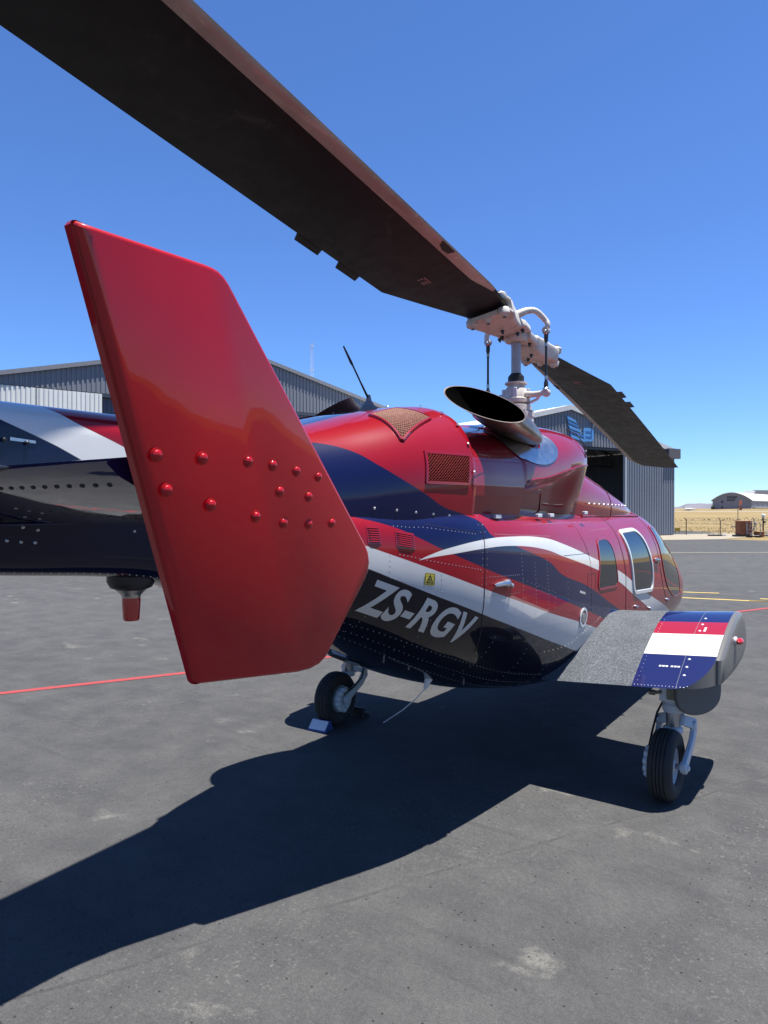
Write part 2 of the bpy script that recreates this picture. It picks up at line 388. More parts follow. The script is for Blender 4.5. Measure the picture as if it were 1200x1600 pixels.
    h = b.math('ADD', b.math('MULTIPLY', grit, .6), b.math('ADD', b.math('MULTIPLY', fine, .9), b.math('MULTIPLY', pit, -1.8)))
    b.bump(h, .6, .006)
    return b.mat
def grass_mat():
    b = NB('dry grass field'); co = b.coord('World')
    n1 = b.noise(co, .05, 6, .6); n2 = b.noise(co, .9, 6, .7); n3 = b.noise(co, 6, 3, .7)
    mp = b.n('ShaderNodeMapping'); mp.inputs['Rotation'].default_value = (0, 0, HEAD); b.l(co, mp.inputs[0])
    mp2 = b.n('ShaderNodeMapping'); mp2.inputs['Scale'].default_value = (.02, .16, 1); b.l(mp.outputs[0], mp2.inputs[0])
    c = b.mix(b.ramp(n1, [(.35, 0), (.65, 1)]), (0.182, 0.130, 0.059), (0.245, 0.186, 0.091))
    c = b.mix(b.math('MULTIPLY', b.ramp(b.noise(mp2.outputs[0], 1.0, 5, .65), [(.48, 0), (.66, 1)]), .7), c, (0.115, 0.091, 0.046))
    c = b.mix(b.math('MULTIPLY', b.ramp(n2, [(.5, 0), (.75, 1)]), .5), c, (0.095, 0.079, 0.040))
    c = b.mix(b.math('MULTIPLY', b.ramp(n3, [(.5, 0), (.75, 1)]), .35), c, (0.316, 0.245, 0.134))
    b.set(Base_Color=c, Roughness=.95); b.p.inputs['Specular IOR Level'].default_value = .1
    b.bump(n2, .6, .2)
    return b.mat
def line_mat(name, col, worn=.5):
    b = NB(name); co = b.coord('World')
    w = b.math('MULTIPLY', b.ramp(b.noise(co, 16, 8, .75), [(.42, 0), (.62, 1)]), worn)
    c = b.mix(w, col, (.05, .05, .05)); b.set(Base_Color=c, Roughness=.8); b.bump(b.noise(co, 190, 2, .6), .5, .005)
    return b.mat
M['asphalt'] = asphalt_mat(); M['grass'] = grass_mat()
M['redline'] = line_mat('worn red line paint', (.29, .026, .026)); M['yelline'] = line_mat('worn yellow line paint', (.46, .32, .08), .35)
M['paleline'] = line_mat('worn pale line paint', (.27, .25, .17), .6)
M['concrete'] = plain('pale concrete', (.30, .26, .19), .9, 0, .12, 1.5)
b_ = NB('haze tinted far hill'); co_ = b_.coord('World')
b_.set(Base_Color=b_.mix(b_.ramp(b_.noise(co_, .006, 6, .6), [(.35, 0), (.65, 1)]), (.105, .105, .13), (.15, .14, .155)), Roughness=1.0); M['hill'] = b_.mat  # blue-grey of distant haze painted into the hill colour

S = 6000
sheet('ground', [(-S, -S), (S, -S), (S, S), (-S, S)], -.012, M['grass'])
sheet('apron', [cw(*q) for q in ((-120,-80),(90,-80),(90,41.5),(34,40.8),(22,40.6),(20.2,42.4),(25.6,52.4),(19,110),(-120,70))], 0, M['asphalt'])
sheet('concrete_pad', [cw(*q) for q in ((16.2,41.3),(20.3,42.4),(25.2,47.0),(25.6,52.4),(16,48))], .004, M['concrete'])
sheet('taxiway', [cw(*q) for q in ((-900,385),(900,360),(900,440),(-900,465))], .02, M['concrete'])
def strip(name, a, b, w, mat):
    a, b = cw(*a), cw(*b); d = (b-a).normalized(); n = Vector((-d.y, d.x, 0))*w/2
    return sheet(name, [a-n, b-n, b+n, a+n], .004, mat)
def gp(px, py): Z = 1100/(py-794)*CZ; return ((px-600)/1100*Z, Z)
strip('red_line', (-14.5, 1.27), (22, 21.25), .105, M['redline'])
strip('yellow_line', (4.2, 15.55), (9.9, 13.1), .13, M['yelline'])
strip('yellow_line', (4.6, 16.3), (7.36, 15.45), .12, M['yelline'])
strip('yellow_line', (7.35, 14.15), (9.6, 13.35), .12, M['yelline'])
strip('yellow_line', (7.75, 14.5), (9.8, 13.85), .12, M['yelline'])
strip('pale_line', (10.0, 29.6), (24, 29.9), .22, M['paleline'])

# ---- hills far off
mb = MB(); prof = []
rng = random.Random(3)
for i in range(0, 181):
    a = math.radians(-90 + i)          # bearing from the viewing direction
    h = 6 + 5*math.sin(a*5+1) + 3*math.sin(a*17+.4) + 2*math.sin(a*41)
    px = 600 + 1100*math.tan(a) if abs(a) < 1.3 else 9e9
    if 1000 < px < 1180: h = 4 + 17*max(0, min(1, (px-1056)/14))*max(0, min(1, (1128-px)/16))
    prof.append((a, max(h, 2)))
fine = []
for i in range(0, 901):
    a = math.radians(-90 + i*.2); px = 600 + 1100*math.tan(a) if abs(a) < 1.3 else 9e9
    h = 8 + 5*math.sin(a*5+1) + 3*math.sin(a*17+.4) + 1.2*math.sin(a*61)
    if 980 < px < 1260: h = 6 + 17*(1/(1+math.exp(-(px-1066)/4)))*(1/(1+math.exp(-(1150-px)/10))) + .8*math.sin(px*.3)
    fine.append((a, max(2, h)))
rings = []
for dist, k in ((3000, 0), (3060, .55), (3200, .97), (3500, 1.0), (4000, .4), (4300, 0)):
    rings.append([cw(math.sin(a)*dist, math.cos(a)*dist, -.5 + h*k*1.0) for a, h in fine])
mb.loft(rings, cap=False, closed=False)
o = mb.build('hills', M['hill'], kind='structure', angle=80)

# ---- corrugated cladding
def corrugated(mb, x0, x1, zlo, zhi, y=0, per=.25, dep=.035, m=0, xz=True):
    xs = []; x = x0
    while x < x1 - 1e-6:
        for f, d in ((0, 0), (.42, 0), (.5, 1), (.92, 1)):
            if x + f*per <= x1: xs.append((x + f*per, d))
        x += per
    xs.append((x1, 0))
    f_lo = zlo if callable(zlo) else (lambda q: zlo); f_hi = zhi if callable(zhi) else (lambda q: zhi)
    vs = []; fs = []
    for i, (x, d) in enumerate(xs):
        vs += [(x, y - d*dep, f_lo(x)), (x, y - d*dep, f_hi(x))]
        if i: fs.append((2*i-2, 2*i, 2*i+1, 2*i-1))
    mb.add(vs, fs, m)
def cladding(name, c, var=.1):
    c = kb(c)
    b = NB(name); co = b.coord(); mp = b.n('ShaderNodeMapping'); mp.inputs['Scale'].default_value = (3, 3, .25); b.l(co, mp.inputs[0])
    st = b.noise(mp.outputs[0], 1.2, 6, .7); pt = b.noise(co, .4, 4, .6)
    c2 = b.mix(b.math('MULTIPLY', b.ramp(st, [(.45, 0), (.75, 1)]), .35), c, tuple(q*.62 for q in c))
    c2 = b.mix(b.math('MULTIPLY', b.ramp(pt, [(.4, 0), (.7, 1)]), .2), c2, tuple(min(1, q*1.25) for q in c))
    b.set(Base_Color=c2, Roughness=.55); return b.mat
M['clad'] = cladding('grey sheet cladding', (.20, .21, .235)); M['clad2'] = cladding('slate door cladding', (.085, .10, .14)); M['cladw'] = cladding('off white sheet cladding', (.80, .80, .74))
M['cladb'] = cladding('blue grey sheet cladding', (.175, .20, .24))
M['roof'] = cladding('pale roof sheet', (.62, .62, .60)); M['trim'] = plain('grey trim', (.22, .225, .24), .6)
M['steelpaint'] = plain('dull painted steel', (.10, .10, .105), .6); M['floor'] = plain('hangar floor', (.16, .16, .155), .8)
M['blue'] = plain('blue sign face', (.035, .16, .42), .5, 0, .04); M['bluelight'] = plain('light blue sign face', (.09, .30, .62), .5, 0, .04)

def beam(mb, p, q, w=.1, m=0):
    mb.tube([p, q], w/2*1.2, 4, m)
def hangar(P, ang, half, eave, peak, depth, label, fascia='roof', fh=.24):
    t = empty('hangar', P, ang); tag(t, label, 'hangar', 'hangars beside the apron')
    slope = (peak-eave)/half
    roofz = lambda x: peak - abs(x)*slope
    # roof sheets, one each side
    for sgn in (-1, 1):
        mb = MB(); n = int(depth/.5); rows = []
        ov = .25
        rows = [[(sgn*xx, -.12 + i*(depth+.2)/n, peak - xx*slope + .06 + (.04 if i % 2 else 0)) for xx in (0, half+ov)] for i in range(n+1)]
        lo = [[(p[0], p[1], p[2]-.05) for p in r] for r in rows]
        for i in range(n):
            mb.add([rows[i][0], rows[i][1], rows[i+1][1], rows[i+1][0]], [(0,1,2,3)]); mb.add([lo[i][0], lo[i][1], lo[i+1][1], lo[i+1][0]], [(0,1,2,3)])
        mb.build('roof', M['roof'], t, smooth=False)
        # barge flashing along the gable
        mb = MB(); a = Vector((0, -.17, peak+.03)); e = Vector((sgn*(half+ov), -.17, peak-(half+ov)*slope+.03))
        d = Vector((0, 0, fh)); y = Vector((0, .09, 0))
        mb.loft([[a-d, a-d+y, a+y+Vector((0,0,.06)), a+Vector((0,0,.06))], [e-d, e-d+y, e+y+Vector((0,0,.06)), e+Vector((0,0,.06))]])
        mb.build('barge_board', M[fascia], t, smooth=False)
        mb = MB(); corrugated(mb, 0, depth, 0, eave-.02)
        o = mb.build('side_wall', M['clad'], t, smooth=False); o.location = (sgn*half, 0 if sgn > 0 else depth, 0); o.rotation_euler = (0, 0, sgn*math.pi/2)
    return t, roofz, slope

dl = RW*.8 + VW*.6
ang_l = math.atan2(dl.y, dl.x)
d0 = cw(-10.9, 40) + dl*2.56
hl, rz, slp = hangar((d0.x, d0.y, -.012), ang_l, 14.6, 7.9, 11.34, 40, 'large grey corrugated hangar with off white doors, behind the tail boom', 'trim', .16)
mb = MB(); corrugated(mb, -14.6, 14.6, 7.92, lambda x: rz(x)-.02, per=.24); mb.build('gable_wall', M['clad'], hl, smooth=False)
mb = MB(); mb.box((-14.6, .05, 7.75), (14.6, .5, 7.92)); mb.build('door_header', M['trim'], hl, smooth=False)
for x0, x1, mt, y in ((-14.5, -10.6, 'cladw', -.02), (-10.6, -7.45, 'cladw', -.03), (-7.45, -3.2, 'clad2', .32), (-3.2, 1.2, 'clad2', .42), (1.2, 5.6, 'clad', .18), (5.6, 10, 'clad', .1), (10, 14.5, 'clad', -.02)):
    mb = MB(); corrugated(mb, x0, x1-.03, .05, 7.88 if y < 0 else 7.74, y, per=.22); mb.box((x0, y+.004, .05), (x1-.03, y+.05, 7.74), 0)
    o = mb.build('door_leaf', M[mt], hl, smooth=False)
mb = MB(); corrugated(mb, -14.6, 14.6, 0, lambda x: rz(x)-.05, 40); mb.build('rear_wall', M['clad'], hl, smooth=False)
# mast on its roof
p = cw(-4.75, 46.2, 10.0); t = empty('antenna_mast', p); tag(t, 'thin pale twin rod mast standing on the roof of the large hangar', 'mast')
mb = MB(); mb.tube([(-.05, 0, -.3), (-.05, 0, 2.6)], .022, 6); mb.build('rod', M['gear'], t)
mb = MB(); mb.tube([(.12, 0, -.3), (.12, 0, 2.72)], .018, 6); mb.build('rod', M['gear'], t)
for z in (2.45, .9):
    mb = MB(); mb.box((-.12, -.02, z), (.18, .02, z+.05)); mb.build('bracket', M['gear'], t, smooth=False)

dr = RW*.853 + VW*.522
ang_r = math.atan2(dr.y, dr.x); d1 = cw(20.1, 49) - dr*10.04
hr, rz2, slp2 = hangar((d1.x, d1.y, -.012), ang_r, 10.04, 5.92, 8.2, 24, 'open grey hangar with dark interior and blue wall signs, behind the helicopter nose')
mb = MB(); corrugated(mb, -10.04, 10.04, 5.80, lambda x: rz2(x)-.02, per=.27); mb.build('gable_wall', M['clad'], hr, smooth=False)
mb = MB(); mb.box((-10.04, .06, 5.62), (10.04, .36, 5.80)); mb.build('door_header', M['dark'], hr, smooth=False)
mb = MB(); corrugated(mb, 5.02, 10.0, .05, 5.75, -.12, per=.25); mb.box((5.02, -.116, .05), (10.0, -.02, 5.75)); mb.build('door_leaf', M['cladb'], hr, smooth=False)
mb = MB(); mb.box((4.95, -.17, .05), (5.05, .02, 5.75)); mb.build('door_edge', M['gear'], hr, smooth=False)
mb = MB(); mb.box((-10, -.02, .05), (-5.02, .03, 5.75)); corrugated(mb, -10, -5.02, .05, 5.75, -.021, per=.25); mb.build('door_leaf', M['cladb'], hr, smooth=False)
mb = MB(); mb.box((9.1, -.40, 5.30), (10.34, -.13, 5.98)); mb.box((10.345, -.32, 5.62), (10.37, -.22, 5.78)); mb.build('door_track', M['steelpaint'], hr, smooth=False)
mb = MB(); mb.box((-9.98, .04, 0.0), (9.98, 23.9, .016)); mb.build('floor', M['floor'], hr, smooth=False)
mb = MB(); corrugated(mb, -10.04, 10.04, 0, 4.1, 24); mb.box((-10.0, 24.02, 5.42), (10.0, 24.08, 5.9)); mb.build('rear_wall', M['clad'], hr, smooth=False)
mb = MB(); corrugated(mb, -10.04, 10.04, 5.4, lambda x: rz2(x)-.06, 24.1); mb.build('rear_gable', M['clad'], hr, smooth=False)
for y in (5, 10, 15, 20):
    mb = MB(); x0 = 9.8
    beam(mb, (-x0, y, 5.0), (x0, y, 5.0), .12)
    for sg in (-1, 1):
        beam(mb, (sg*x0, y, 5.85), (0, y, 8.0), .12)
        for k in range(7):
            xa = sg*(x0 - k*1.4); xb = sg*(x0 - (k+1)*1.4); xm = (xa+xb)/2
            beam(mb, (xa, y, 5.0), (xm, y, rz2(xm)-.2), .07); beam(mb, (xm, y, rz2(xm)-.2), (xb, y, 5.0), .07)
    mb.build('roof_truss', M['steelpaint'], hr)
mb = MB()
for k in range(12):
    x = -9.6 + k*1.6; beam(mb, (x, 23.7, 4.1), (x+.8, 23.7, 5.42), .07); beam(mb, (x+.8, 23.7, 5.42), (x+1.6, 23.7, 4.1), .07); beam(mb, (x+.8, 23.7, 4.1), (x+.8, 23.7, 5.42), .06)
beam(mb, (-9.9, 23.7, 4.75), (9.9, 23.7, 4.75), .07)
mb.build('window_truss', M['steelpaint'], hr)
for x in (-5.4, .2, 4.6, 8.4):
    mb = MB(); mb.box((x-.17, 23.3, .02), (x+.17, 23.6, 5.9)); mb.build('column', M['steelpaint'], hr, smooth=False)
# blue wall emblem: five slanted bars and a round mark with two strokes
for k in range(5):
    mb = MB(); z = 7.62 - k*.285; x0 = -.38 + k*.08; l = .80 + k*.12
    mb.loft([[(x0, -.10, z), (x0, -.055, z), (x0+.12, -.055, z-.23), (x0+.12, -.10, z-.23)], [(x0+l, -.10, z-.27), (x0+l, -.055, z-.27), (x0+l+.14, -.055, z-.46), (x0+l+.14, -.10, z-.46)]])
    mb.build('sign_bar', M['blue' if k % 2 else 'bluelight'], hr, smooth=False)
mb = MB(); pts = []
for k in range(28):
    a = k/28*2*math.pi; c, s = math.cos(a), math.sin(a); pts.append((1.58 + .47*abs(c)**.6*(1 if c > 0 else -1), 6.52 + .43*abs(s)**.6*(1 if s > 0 else -1)))
mb.loft([[(x, -.10, z) for x, z in pts], [(x, -.05, z) for x, z in pts]]); mb.build('sign_panel', M['bluelight'], hr, smooth=False)
for z in (6.7, 6.38):
    mb = MB(); mb.box((1.30, -.115, z-.05), (1.86, -.102, z+.05)); mb.build('sign_stroke', M['blue'], hr, smooth=False)
mb = MB(); mb.tube([(1.95, -.16, 7.55), (1.88, -.16, 6.95)], .06, 8); mb.tube([(1.93, -.04, 7.3), (1.93, -.16, 7.3)], .03, 6); mb.build('wall_lamp', M['trim'], hr)

# ---- arched hangar far off
M['farwall'] = plain('far grey wall', (.27, .27, .30), .7, 0, .06, .2); M['fartext'] = plain('dark sign lettering', (.03, .03, .05), .6)
M['farwhite'] = plain('white far roof', (.56, .56, .54), .6, 0, .05, .2); M['darkwin'] = plain('dark window', (.03, .035, .045), .3)
Zf = 600.
def fx(px): return (px-600)/1100*Zf
da = RW*.766 - VW*.643; hw = 15.0
pf = cw(280, 600, -.012) + da*hw; t = empty('arched_hangar', pf, math.atan2(da.y, da.x)); tag(t, 'far pale hangar with arched roof, dark lettering on its gable', 'hangar')
arch = lambda x: 8.0 + 6.4*(1-(x/(hw+.6))**2)
mb = MB(); xs = [-hw + 2*hw*i/40 for i in range(41)]
fr = [(x, 0, arch(x)) for x in xs] + [(hw, 0, 0), (-hw, 0, 0)]
mb.loft([fr, [(x, 120, z) for x, _, z in fr]]); mb.build('wall', M['farwall'], t, smooth=False)
mb = MB(); xs2 = [-hw-1 + (2*hw+2)*i/40 for i in range(41)]
top = [(x, z+.7) for x, z in ((x, arch(x)) for x in xs2)]; bot = [(x, z) for x, z in ((x, arch(x)+.05) for x in reversed(xs2))]
mb.loft([[(x, -1, z) for x, z in top+bot], [(x, 121, z) for x, z in top+bot]]); mb.build('roof', M['farwhite'], t, smooth=False)
for x, z in ((-7.4, 6.2), (-7.4, 1.6)):
    mb = MB(); mb.box((x-.75, -.12, z), (x+.75, -.02, z+2.0)); mb.build('window', M['darkwin'], t, smooth=False)
cu = bpy.data.curves.new('sign_text', 'FONT'); cu.body = 'EXECUJET'; cu.size = 2.0; cu.extrude = .06; cu.offset = .05
tm = bpy.data.objects.new('tmp', cu); COL.objects.link(tm); bpy.context.view_layer.update()
me = bpy.data.meshes.new_from_object(tm.evaluated_get(bpy.context.evaluated_depsgraph_get())); bpy.data.objects.remove(tm)
me.materials.clear(); me.materials.append(M['fartext'])
w_ = max(v.co.x for v in me.vertices)
me.transform(Matrix.Translation((-3.6, -.15, 10.2)) @ Matrix.Rotation(math.pi/2, 4, 'X') @ Matrix.Scale(7.8/w_, 4, (1,0,0)) @ Matrix.Scale(1.1, 4, (0,1,0)))
o = bpy.data.objects.new('sign_lettering', me); COL.objects.link(o); o.parent = t
for z in (8.9, 8.0):
    mb = MB(); mb.box((-3.6, -.12, z), (2.6, -.02, z+.5)); mb.build('sign_stripe', M['fartext'], t, smooth=False)
for y in (22, 40, 58):
    mb = MB(); mb.box((hw+.02, y, 3.2), (hw+.12, y+3.2, 5.8)); mb.build('side_window', M['darkwin'], t, smooth=False)
mb = MB(); mb.box((hw+.05, 4, 2.3), (hw+2.5, 118, 2.7)); mb.build('canopy', M['farwhite'], t, smooth=False)
# taller building behind it
pw = cw((1179-600)/1100*820, 820, -.012); t = empty('terminal_building', pw, HEAD); tag(t, 'tall pale building with white roof rising behind the far arched hangar', 'building')
mb = MB(); mb.box((0, 0, 0), (90, 25, 18.5)); mb.build('wall', M['farwall'], t, smooth=False)
mb = MB(); mb.loft([[(-2, -1, 18.5), (1.5, -1, 22.6), (90, -1, 22.6), (90, -1, 18.5)], [(-2, 26, 18.5), (1.5, 26, 22.6), (90, 26, 22.6), (90, 26, 18.5)]]); mb.build('roof', M['farwhite'], t, smooth=False)
mb = MB(); mb.box((-2.2, -1.3, 21.9), (90, -1.05, 22.7)); mb.build('roof_edge', M['trim'], t, smooth=False)
# low bank of dry grass at its foot
mb = MB(); mb.loft([[cw(fx(1090)-20, 560, -.1), cw(fx(1090)-20, 575, .3), cw(fx(1090)-20, 590, -.1)], [cw(fx(1125), 560, -.1), cw(fx(1125), 575, 1.3), cw(fx(1125), 592, -.1)], [cw(fx(1300), 560, -.1), cw(fx(1300), 575, 2.6), cw(fx(1300), 592, -.1)]], closed=False, cap=False)
mb.build('grass_bank', M['grass'], kind='structure')

# ---- bush by the far hangar
M['leaf'] = plain('dark bush leaves', (.035, .05, .022), .8, 0, .35, 2)
def bush(p, r, h, label, n=260):
    t = empty('bush', p); tag(t, label, 'bush', 'bushes across the dry field'); mb = MB(); rg = random.Random(int(p[0]*10) & 1023)
    for i in range(n):
        u = Vector((rg.gauss(0, .45), rg.gauss(0, .45), abs(rg.gauss(.5, .25)))); c = Vector((u.x*r, u.y*r, min(1.05, u.z)*h*(1-.35*(u.x*u.x+u.y*u.y))))
        s = r*.16; a = Vector((rg.uniform(-1,1), rg.uniform(-1,1), rg.uniform(-1,1))).normalized()*s; q = a.cross(Vector((rg.uniform(-1,1), rg.uniform(-1,1), .3))).normalized()*s
        mb.add([c-a, c+q, c+a, c-q], [(0,1,2,3)])
    mb.build('leaf_mass', M['leaf'], t, smooth=False, kind='stuff')
    mb = MB(); mb.tube([(0,0,-.1),(0,0,h*.6)], [r*.06, r*.03], 6); mb.build('stem', M['steelpaint'], t)
    return t
bush(cw(fx(1110.5), Zf-4, 0), 1.9, 4.6, 'dark bush at the left foot of the far arched hangar')
# scrub line
mb = MB(); rg = random.Random(11)
for i in range(420):
    X = rg.uniform(18, 85); Zs = 108 + rg.gauss(0, 1.2); c = cw(X, Zs, abs(rg.gauss(.1, .12))); s = rg.uniform(.04, .12)
    for k in range(2):
        a = Vector((rg.uniform(-1,1), rg.uniform(-1,1), rg.uniform(-.3,1))).normalized()*s; q = a.cross(Vector((rg.uniform(-1,1), rg.uniform(-1,1), .3))).normalized()*s
        mb.add([c-a, c+q, c+a, c-q], [(0,1,2,3)])
o = mb.build('scrub', M['leaf'], smooth=False); tag(o, 'broken line of low dark scrub across the dry field', 'scrub', kind='stuff')
# tufts of dry grass standing along the near edge of the field
M['straw'] = plain('dry grass blades', (.36, .28, .13), .9, 0, .3, 3)
mb = MB(); rg = random.Random(5)
for i in range(2600):
    Z = 40 + 60*rg.random()**2; X = rg.uniform(19.5, 22 + Z*.45)
    if Z < 44 + (X-20)*.1 and X < 24: continue
    if X < 25 and Z < 50: continue
    if Z < 42.6: continue
    c = cw(X, Z, -.02); h = rg.uniform(.06, .16); a = rg.uniform(0, 6.28); w = .03
    for k in range(3):
        a += 2.1; v = Vector((math.cos(a), math.sin(a), 0)); tip = c + v*h*.45 + Vector((0,0,h)); u = Vector((-v.y, v.x, 0))*w
        mb.add([c-u, c+u, tip], [(0,1,2)])
o = mb.build('dry_grass', M['straw'], smooth=False); tag(o, 'dry straw coloured grass tufts along the apron edge', 'grass', kind='stuff')

# ---- parked aeroplane far off
pa = cw((1077-600)/1100*480, 480, 0); t = empty('airplane', pa, HEAD); tag(t, 'small white aeroplane parked far off in front of the hill', 'airplane')
mb = MB(); mb.lathe([(.02, -4), (.35, -3.4), (.62, -2), (.68, 0), (.6, 2), (.35, 3.6), (.1, 4.4)], (0, 0, 1.3), (1, 0, 0), 14); mb.build('fuselage', M['white'], t)
mb = MB(); mb.box((-.6, -5, 1.0), (.9, 5, 1.12)); mb.build('wing', M['white'], t, smooth=False)
mb = MB(); mb.loft([[(-3.9, -.05, 1.6), (-2.4, -.05, 1.6), (-2.4, .05, 1.6), (-3.9, .05, 1.6)], [(-4.7, -.04, 3.2), (-4.0, -.04, 3.2), (-4.0, .04, 3.2), (-4.7, .04, 3.2)]]); mb.build('tail_fin', M['white'], t, smooth=False)
mb = MB(); mb.tube([(2.6,0,1),(2.6,0,.1)], .12, 8); mb.build('landing_leg', M['white'], t)
for s in (-1, 1):
    mb = MB(); mb.tube([(0,s,1),(0,s*1.2,.1)], .12, 8); mb.build('landing_leg', M['white'], t)

# ---- fence
M['post'] = plain('fence steel', (.07, .06, .055), .7)
t = empty('fence', cw(20.6, 49, 0)); tag(t, 'wire fence with cranked posts along the edge of the dry field', 'fence')
base = cw(20.6, 49, 0); dirf = (cw(30, 49.4, 0) - base).normalized()
def fl(s, z, off=0): return dirf*s + Vector((0, 0, z)) + VW*off
for i in range(8):
    mb = MB(); s = .45 + i*2.42; mb.tube([fl(s, -.1), fl(s, 1.02), fl(s-.18, 1.2, -.1)], .032, 6); mb.build('post', M['post'], t)
for z in (.25, .5, .75, 1.0):
    mb = MB(); mb.tube([fl(-.6, z), fl(9, z-.015), fl(18, z)], .008, 4); mb.build('wire', M['post'], t)
mb = MB(); mb.tube([fl(.27, 1.19, -.1), fl(8, 1.17, -.1), fl(17.2, 1.19, -.1)], .008, 4); mb.build('wire', M['post'], t)
# ---- things by the fence
M['rust'] = plain('orange brown cabinet paint', (.27, .085, .025), .6, 0, .2, 3); M['rusttop'] = plain('pale orange lid', (.62, .36, .18), .6); M['grill'] = plain('galvanised frame', (.30, .31, .33), .5, .5)
def spot(px, py): X, Z = gp(px, py); return cw(X, Z, 0)
t = empty('cabinet', spot(1162.5, 838.4), HEAD); tag(t, 'orange brown steel cabinet with pale lid standing by the fence', 'cabinet')
mb = MB(); mb.box((-.40, -.3, .12), (.40, .35, 1.0)); mb.build('body', M['rust'], t, smooth=False, bevel=.015)
mb = MB(); mb.box((-.44, -.34, 1.003), (.44, .39, 1.07)); mb.build('lid', M['rusttop'], t, smooth=False, bevel=.012)
mb = MB(); mb.box((-.58, -.36, -.012), (.5, .4, .115)); mb.build('skid', M['dark'], t, smooth=False)
mb = MB(); mb.box((.0, -.33, .2), (.05, -.303, .95)); mb.build('latch_bar', M['alu'], t, smooth=False)
t = empty('sign_arm', spot(1153, 834), HEAD); tag(t, 'thin pole with grey cross arm behind the orange cabinet', 'pole')
mb = MB(); mb.tube([(0,0,-.1),(0,0,1.75)], .022, 6); mb.build('pole', M['post'], t)
mb = MB(); mb.box((-.5, -.03, .50), (.0, -.024, .57)); mb.build('arm', M['grill'], t, smooth=False)
t = empty('access_steps', spot(1177, 839.5), HEAD); tag(t, 'grey wheeled access steps with slanted rails right of the orange cabinet', 'steps')
for y in (-.25, .25):
    mb = MB(); mb.tube([(-.3, y, .1), (.02, y, .95), (.3, y, .95), (.34, y, .1)], .025, 6); mb.tube([(-.3, y, .12), (.34, y, .12)], .025, 6); mb.tube([(-.05, y, .95), (-.12, y, 1.12)], .02, 6); mb.build('side_frame', M['grill'], t)
for k in range(4):
    mb = MB(); x = -.24 + k*.09; z = .26 + k*.22; mb.box((x-.05, -.25, z-.015), (x+.08, .25, z+.015)); mb.build('tread', M['grill'], t, smooth=False)
for x in (-.26, .3):
    mb = MB(); mb.lathe([(.08, -.3), (.08, .3)], (x, 0, .07), (0, 1, 0), 12); mb.build('wheel', M['rubber'], t)
t = empty('crate', spot(1186.5, 839.3), HEAD); tag(t, 'small brown crate on the ground between steps and lamp post', 'crate')
mb = MB(); mb.box((-.2, -.2, 0), (.22, .25, .34)); mb.build('body', M['rust'], t, smooth=False, bevel=.01)
mb = MB(); mb.box((-.215, -.215, .342), (.235, .265, .38)); mb.build('lid', M['rusttop'], t, smooth=False)
t = empty('lamp_post', spot(1192.5, 838.5), HEAD); tag(t, 'short dark lamp post with pale round cap by the fence', 'lamp')
mb = MB(); mb.tube([(0,0,-.05),(0,0,1.3)], .045, 8); mb.build('post', M['dark'], t)
mb = MB(); mb.lathe([(.08, 1.22), (.08, 1.38), (.16, 1.4), (.13, 1.47), (.02, 1.5)], (0,0,0), (0,0,1), 14); mb.build('lamp_cap', M['gear'], t)
mb = MB(); mb.box((.06, -.05, .9), (.14, .05, 1.02)); mb.build('switch_box', M['dark'], t, smooth=False)
t = empty('tool_trolley', spot(1200.5, 839), HEAD); tag(t, 'grey slatted trolley cut by the frame edge beside the lamp post', 'trolley')
for k in range(4):
    mb = MB(); mb.tube([(-.26+k*.13, -.2, .1), (-.1+k*.13, .1, .5)], .02, 5); mb.build('rail', M['grill'], t)
mb = MB(); mb.box((-.3, -.25, .06), (.5, .3, .12)); mb.build('deck', M['dark'], t, smooth=False)
t = empty('kerb_block', spot(1119, 837.5), HEAD); tag(t, 'long low dark and white block at the apron edge beside the fence', 'block')
mb = MB(); mb.box((-.52, -.12, -.01), (.36, .12, .1)); mb.build('block', M['dark'], t, smooth=False, bevel=.01)
mb = MB(); mb.box((.363, -.12, -.01), (.62, .12, .11)); mb.build('end_block', M['white'], t, smooth=False, bevel=.01)
M['yellow'] = plain('yellow sign paint', (.55, .36, .02), .5)
t = empty('taxi_sign', spot(1058.5, 833.5), HEAD); tag(t, 'small plain yellow board low in the grass by the open hangar corner', 'sign')
mb = MB(); mb.box((-.2, -.02, .16), (.2, .02, .40)); mb.build('board', M['yellow'], t, smooth=False)
for x in (-.14, .14):
    mb = MB(); mb.box((x-.015, .022, -.02), (x+.015, .05, .3)); mb.build('leg', M['post'], t, smooth=False)
M['orange'] = plain('orange marker', (.62, .20, .10), .6); M['maroon'] = plain('dull red marker', (.22, .07, .06), .6)
t = empty('marker_pole', cw((1153-600)/1100*210, 210, 0), HEAD); tag(t, 'tall thin pole with orange and red boards out in the field', 'pole')
mb = MB(); mb.tube([(0,0,-.1),(0,0,2.6)], .09, 6); mb.build('pole', M['post'], t)
mb = MB(); mb.box((.35, -.05, 2.9), (1.2, .05, 4.2)); mb.box((.35, -.05, 1.2), (.5, .05, 2.9)); mb.build('board', M['orange'], t, smooth=False)
mb = MB(); mb.box((.55, -.05, 1.3), (1.25, .05, 2.4)); mb.tube([(0,0,1.8),(.9,0,1.8)], .05, 5); mb.build('lower_board', M['maroon'], t, smooth=False)
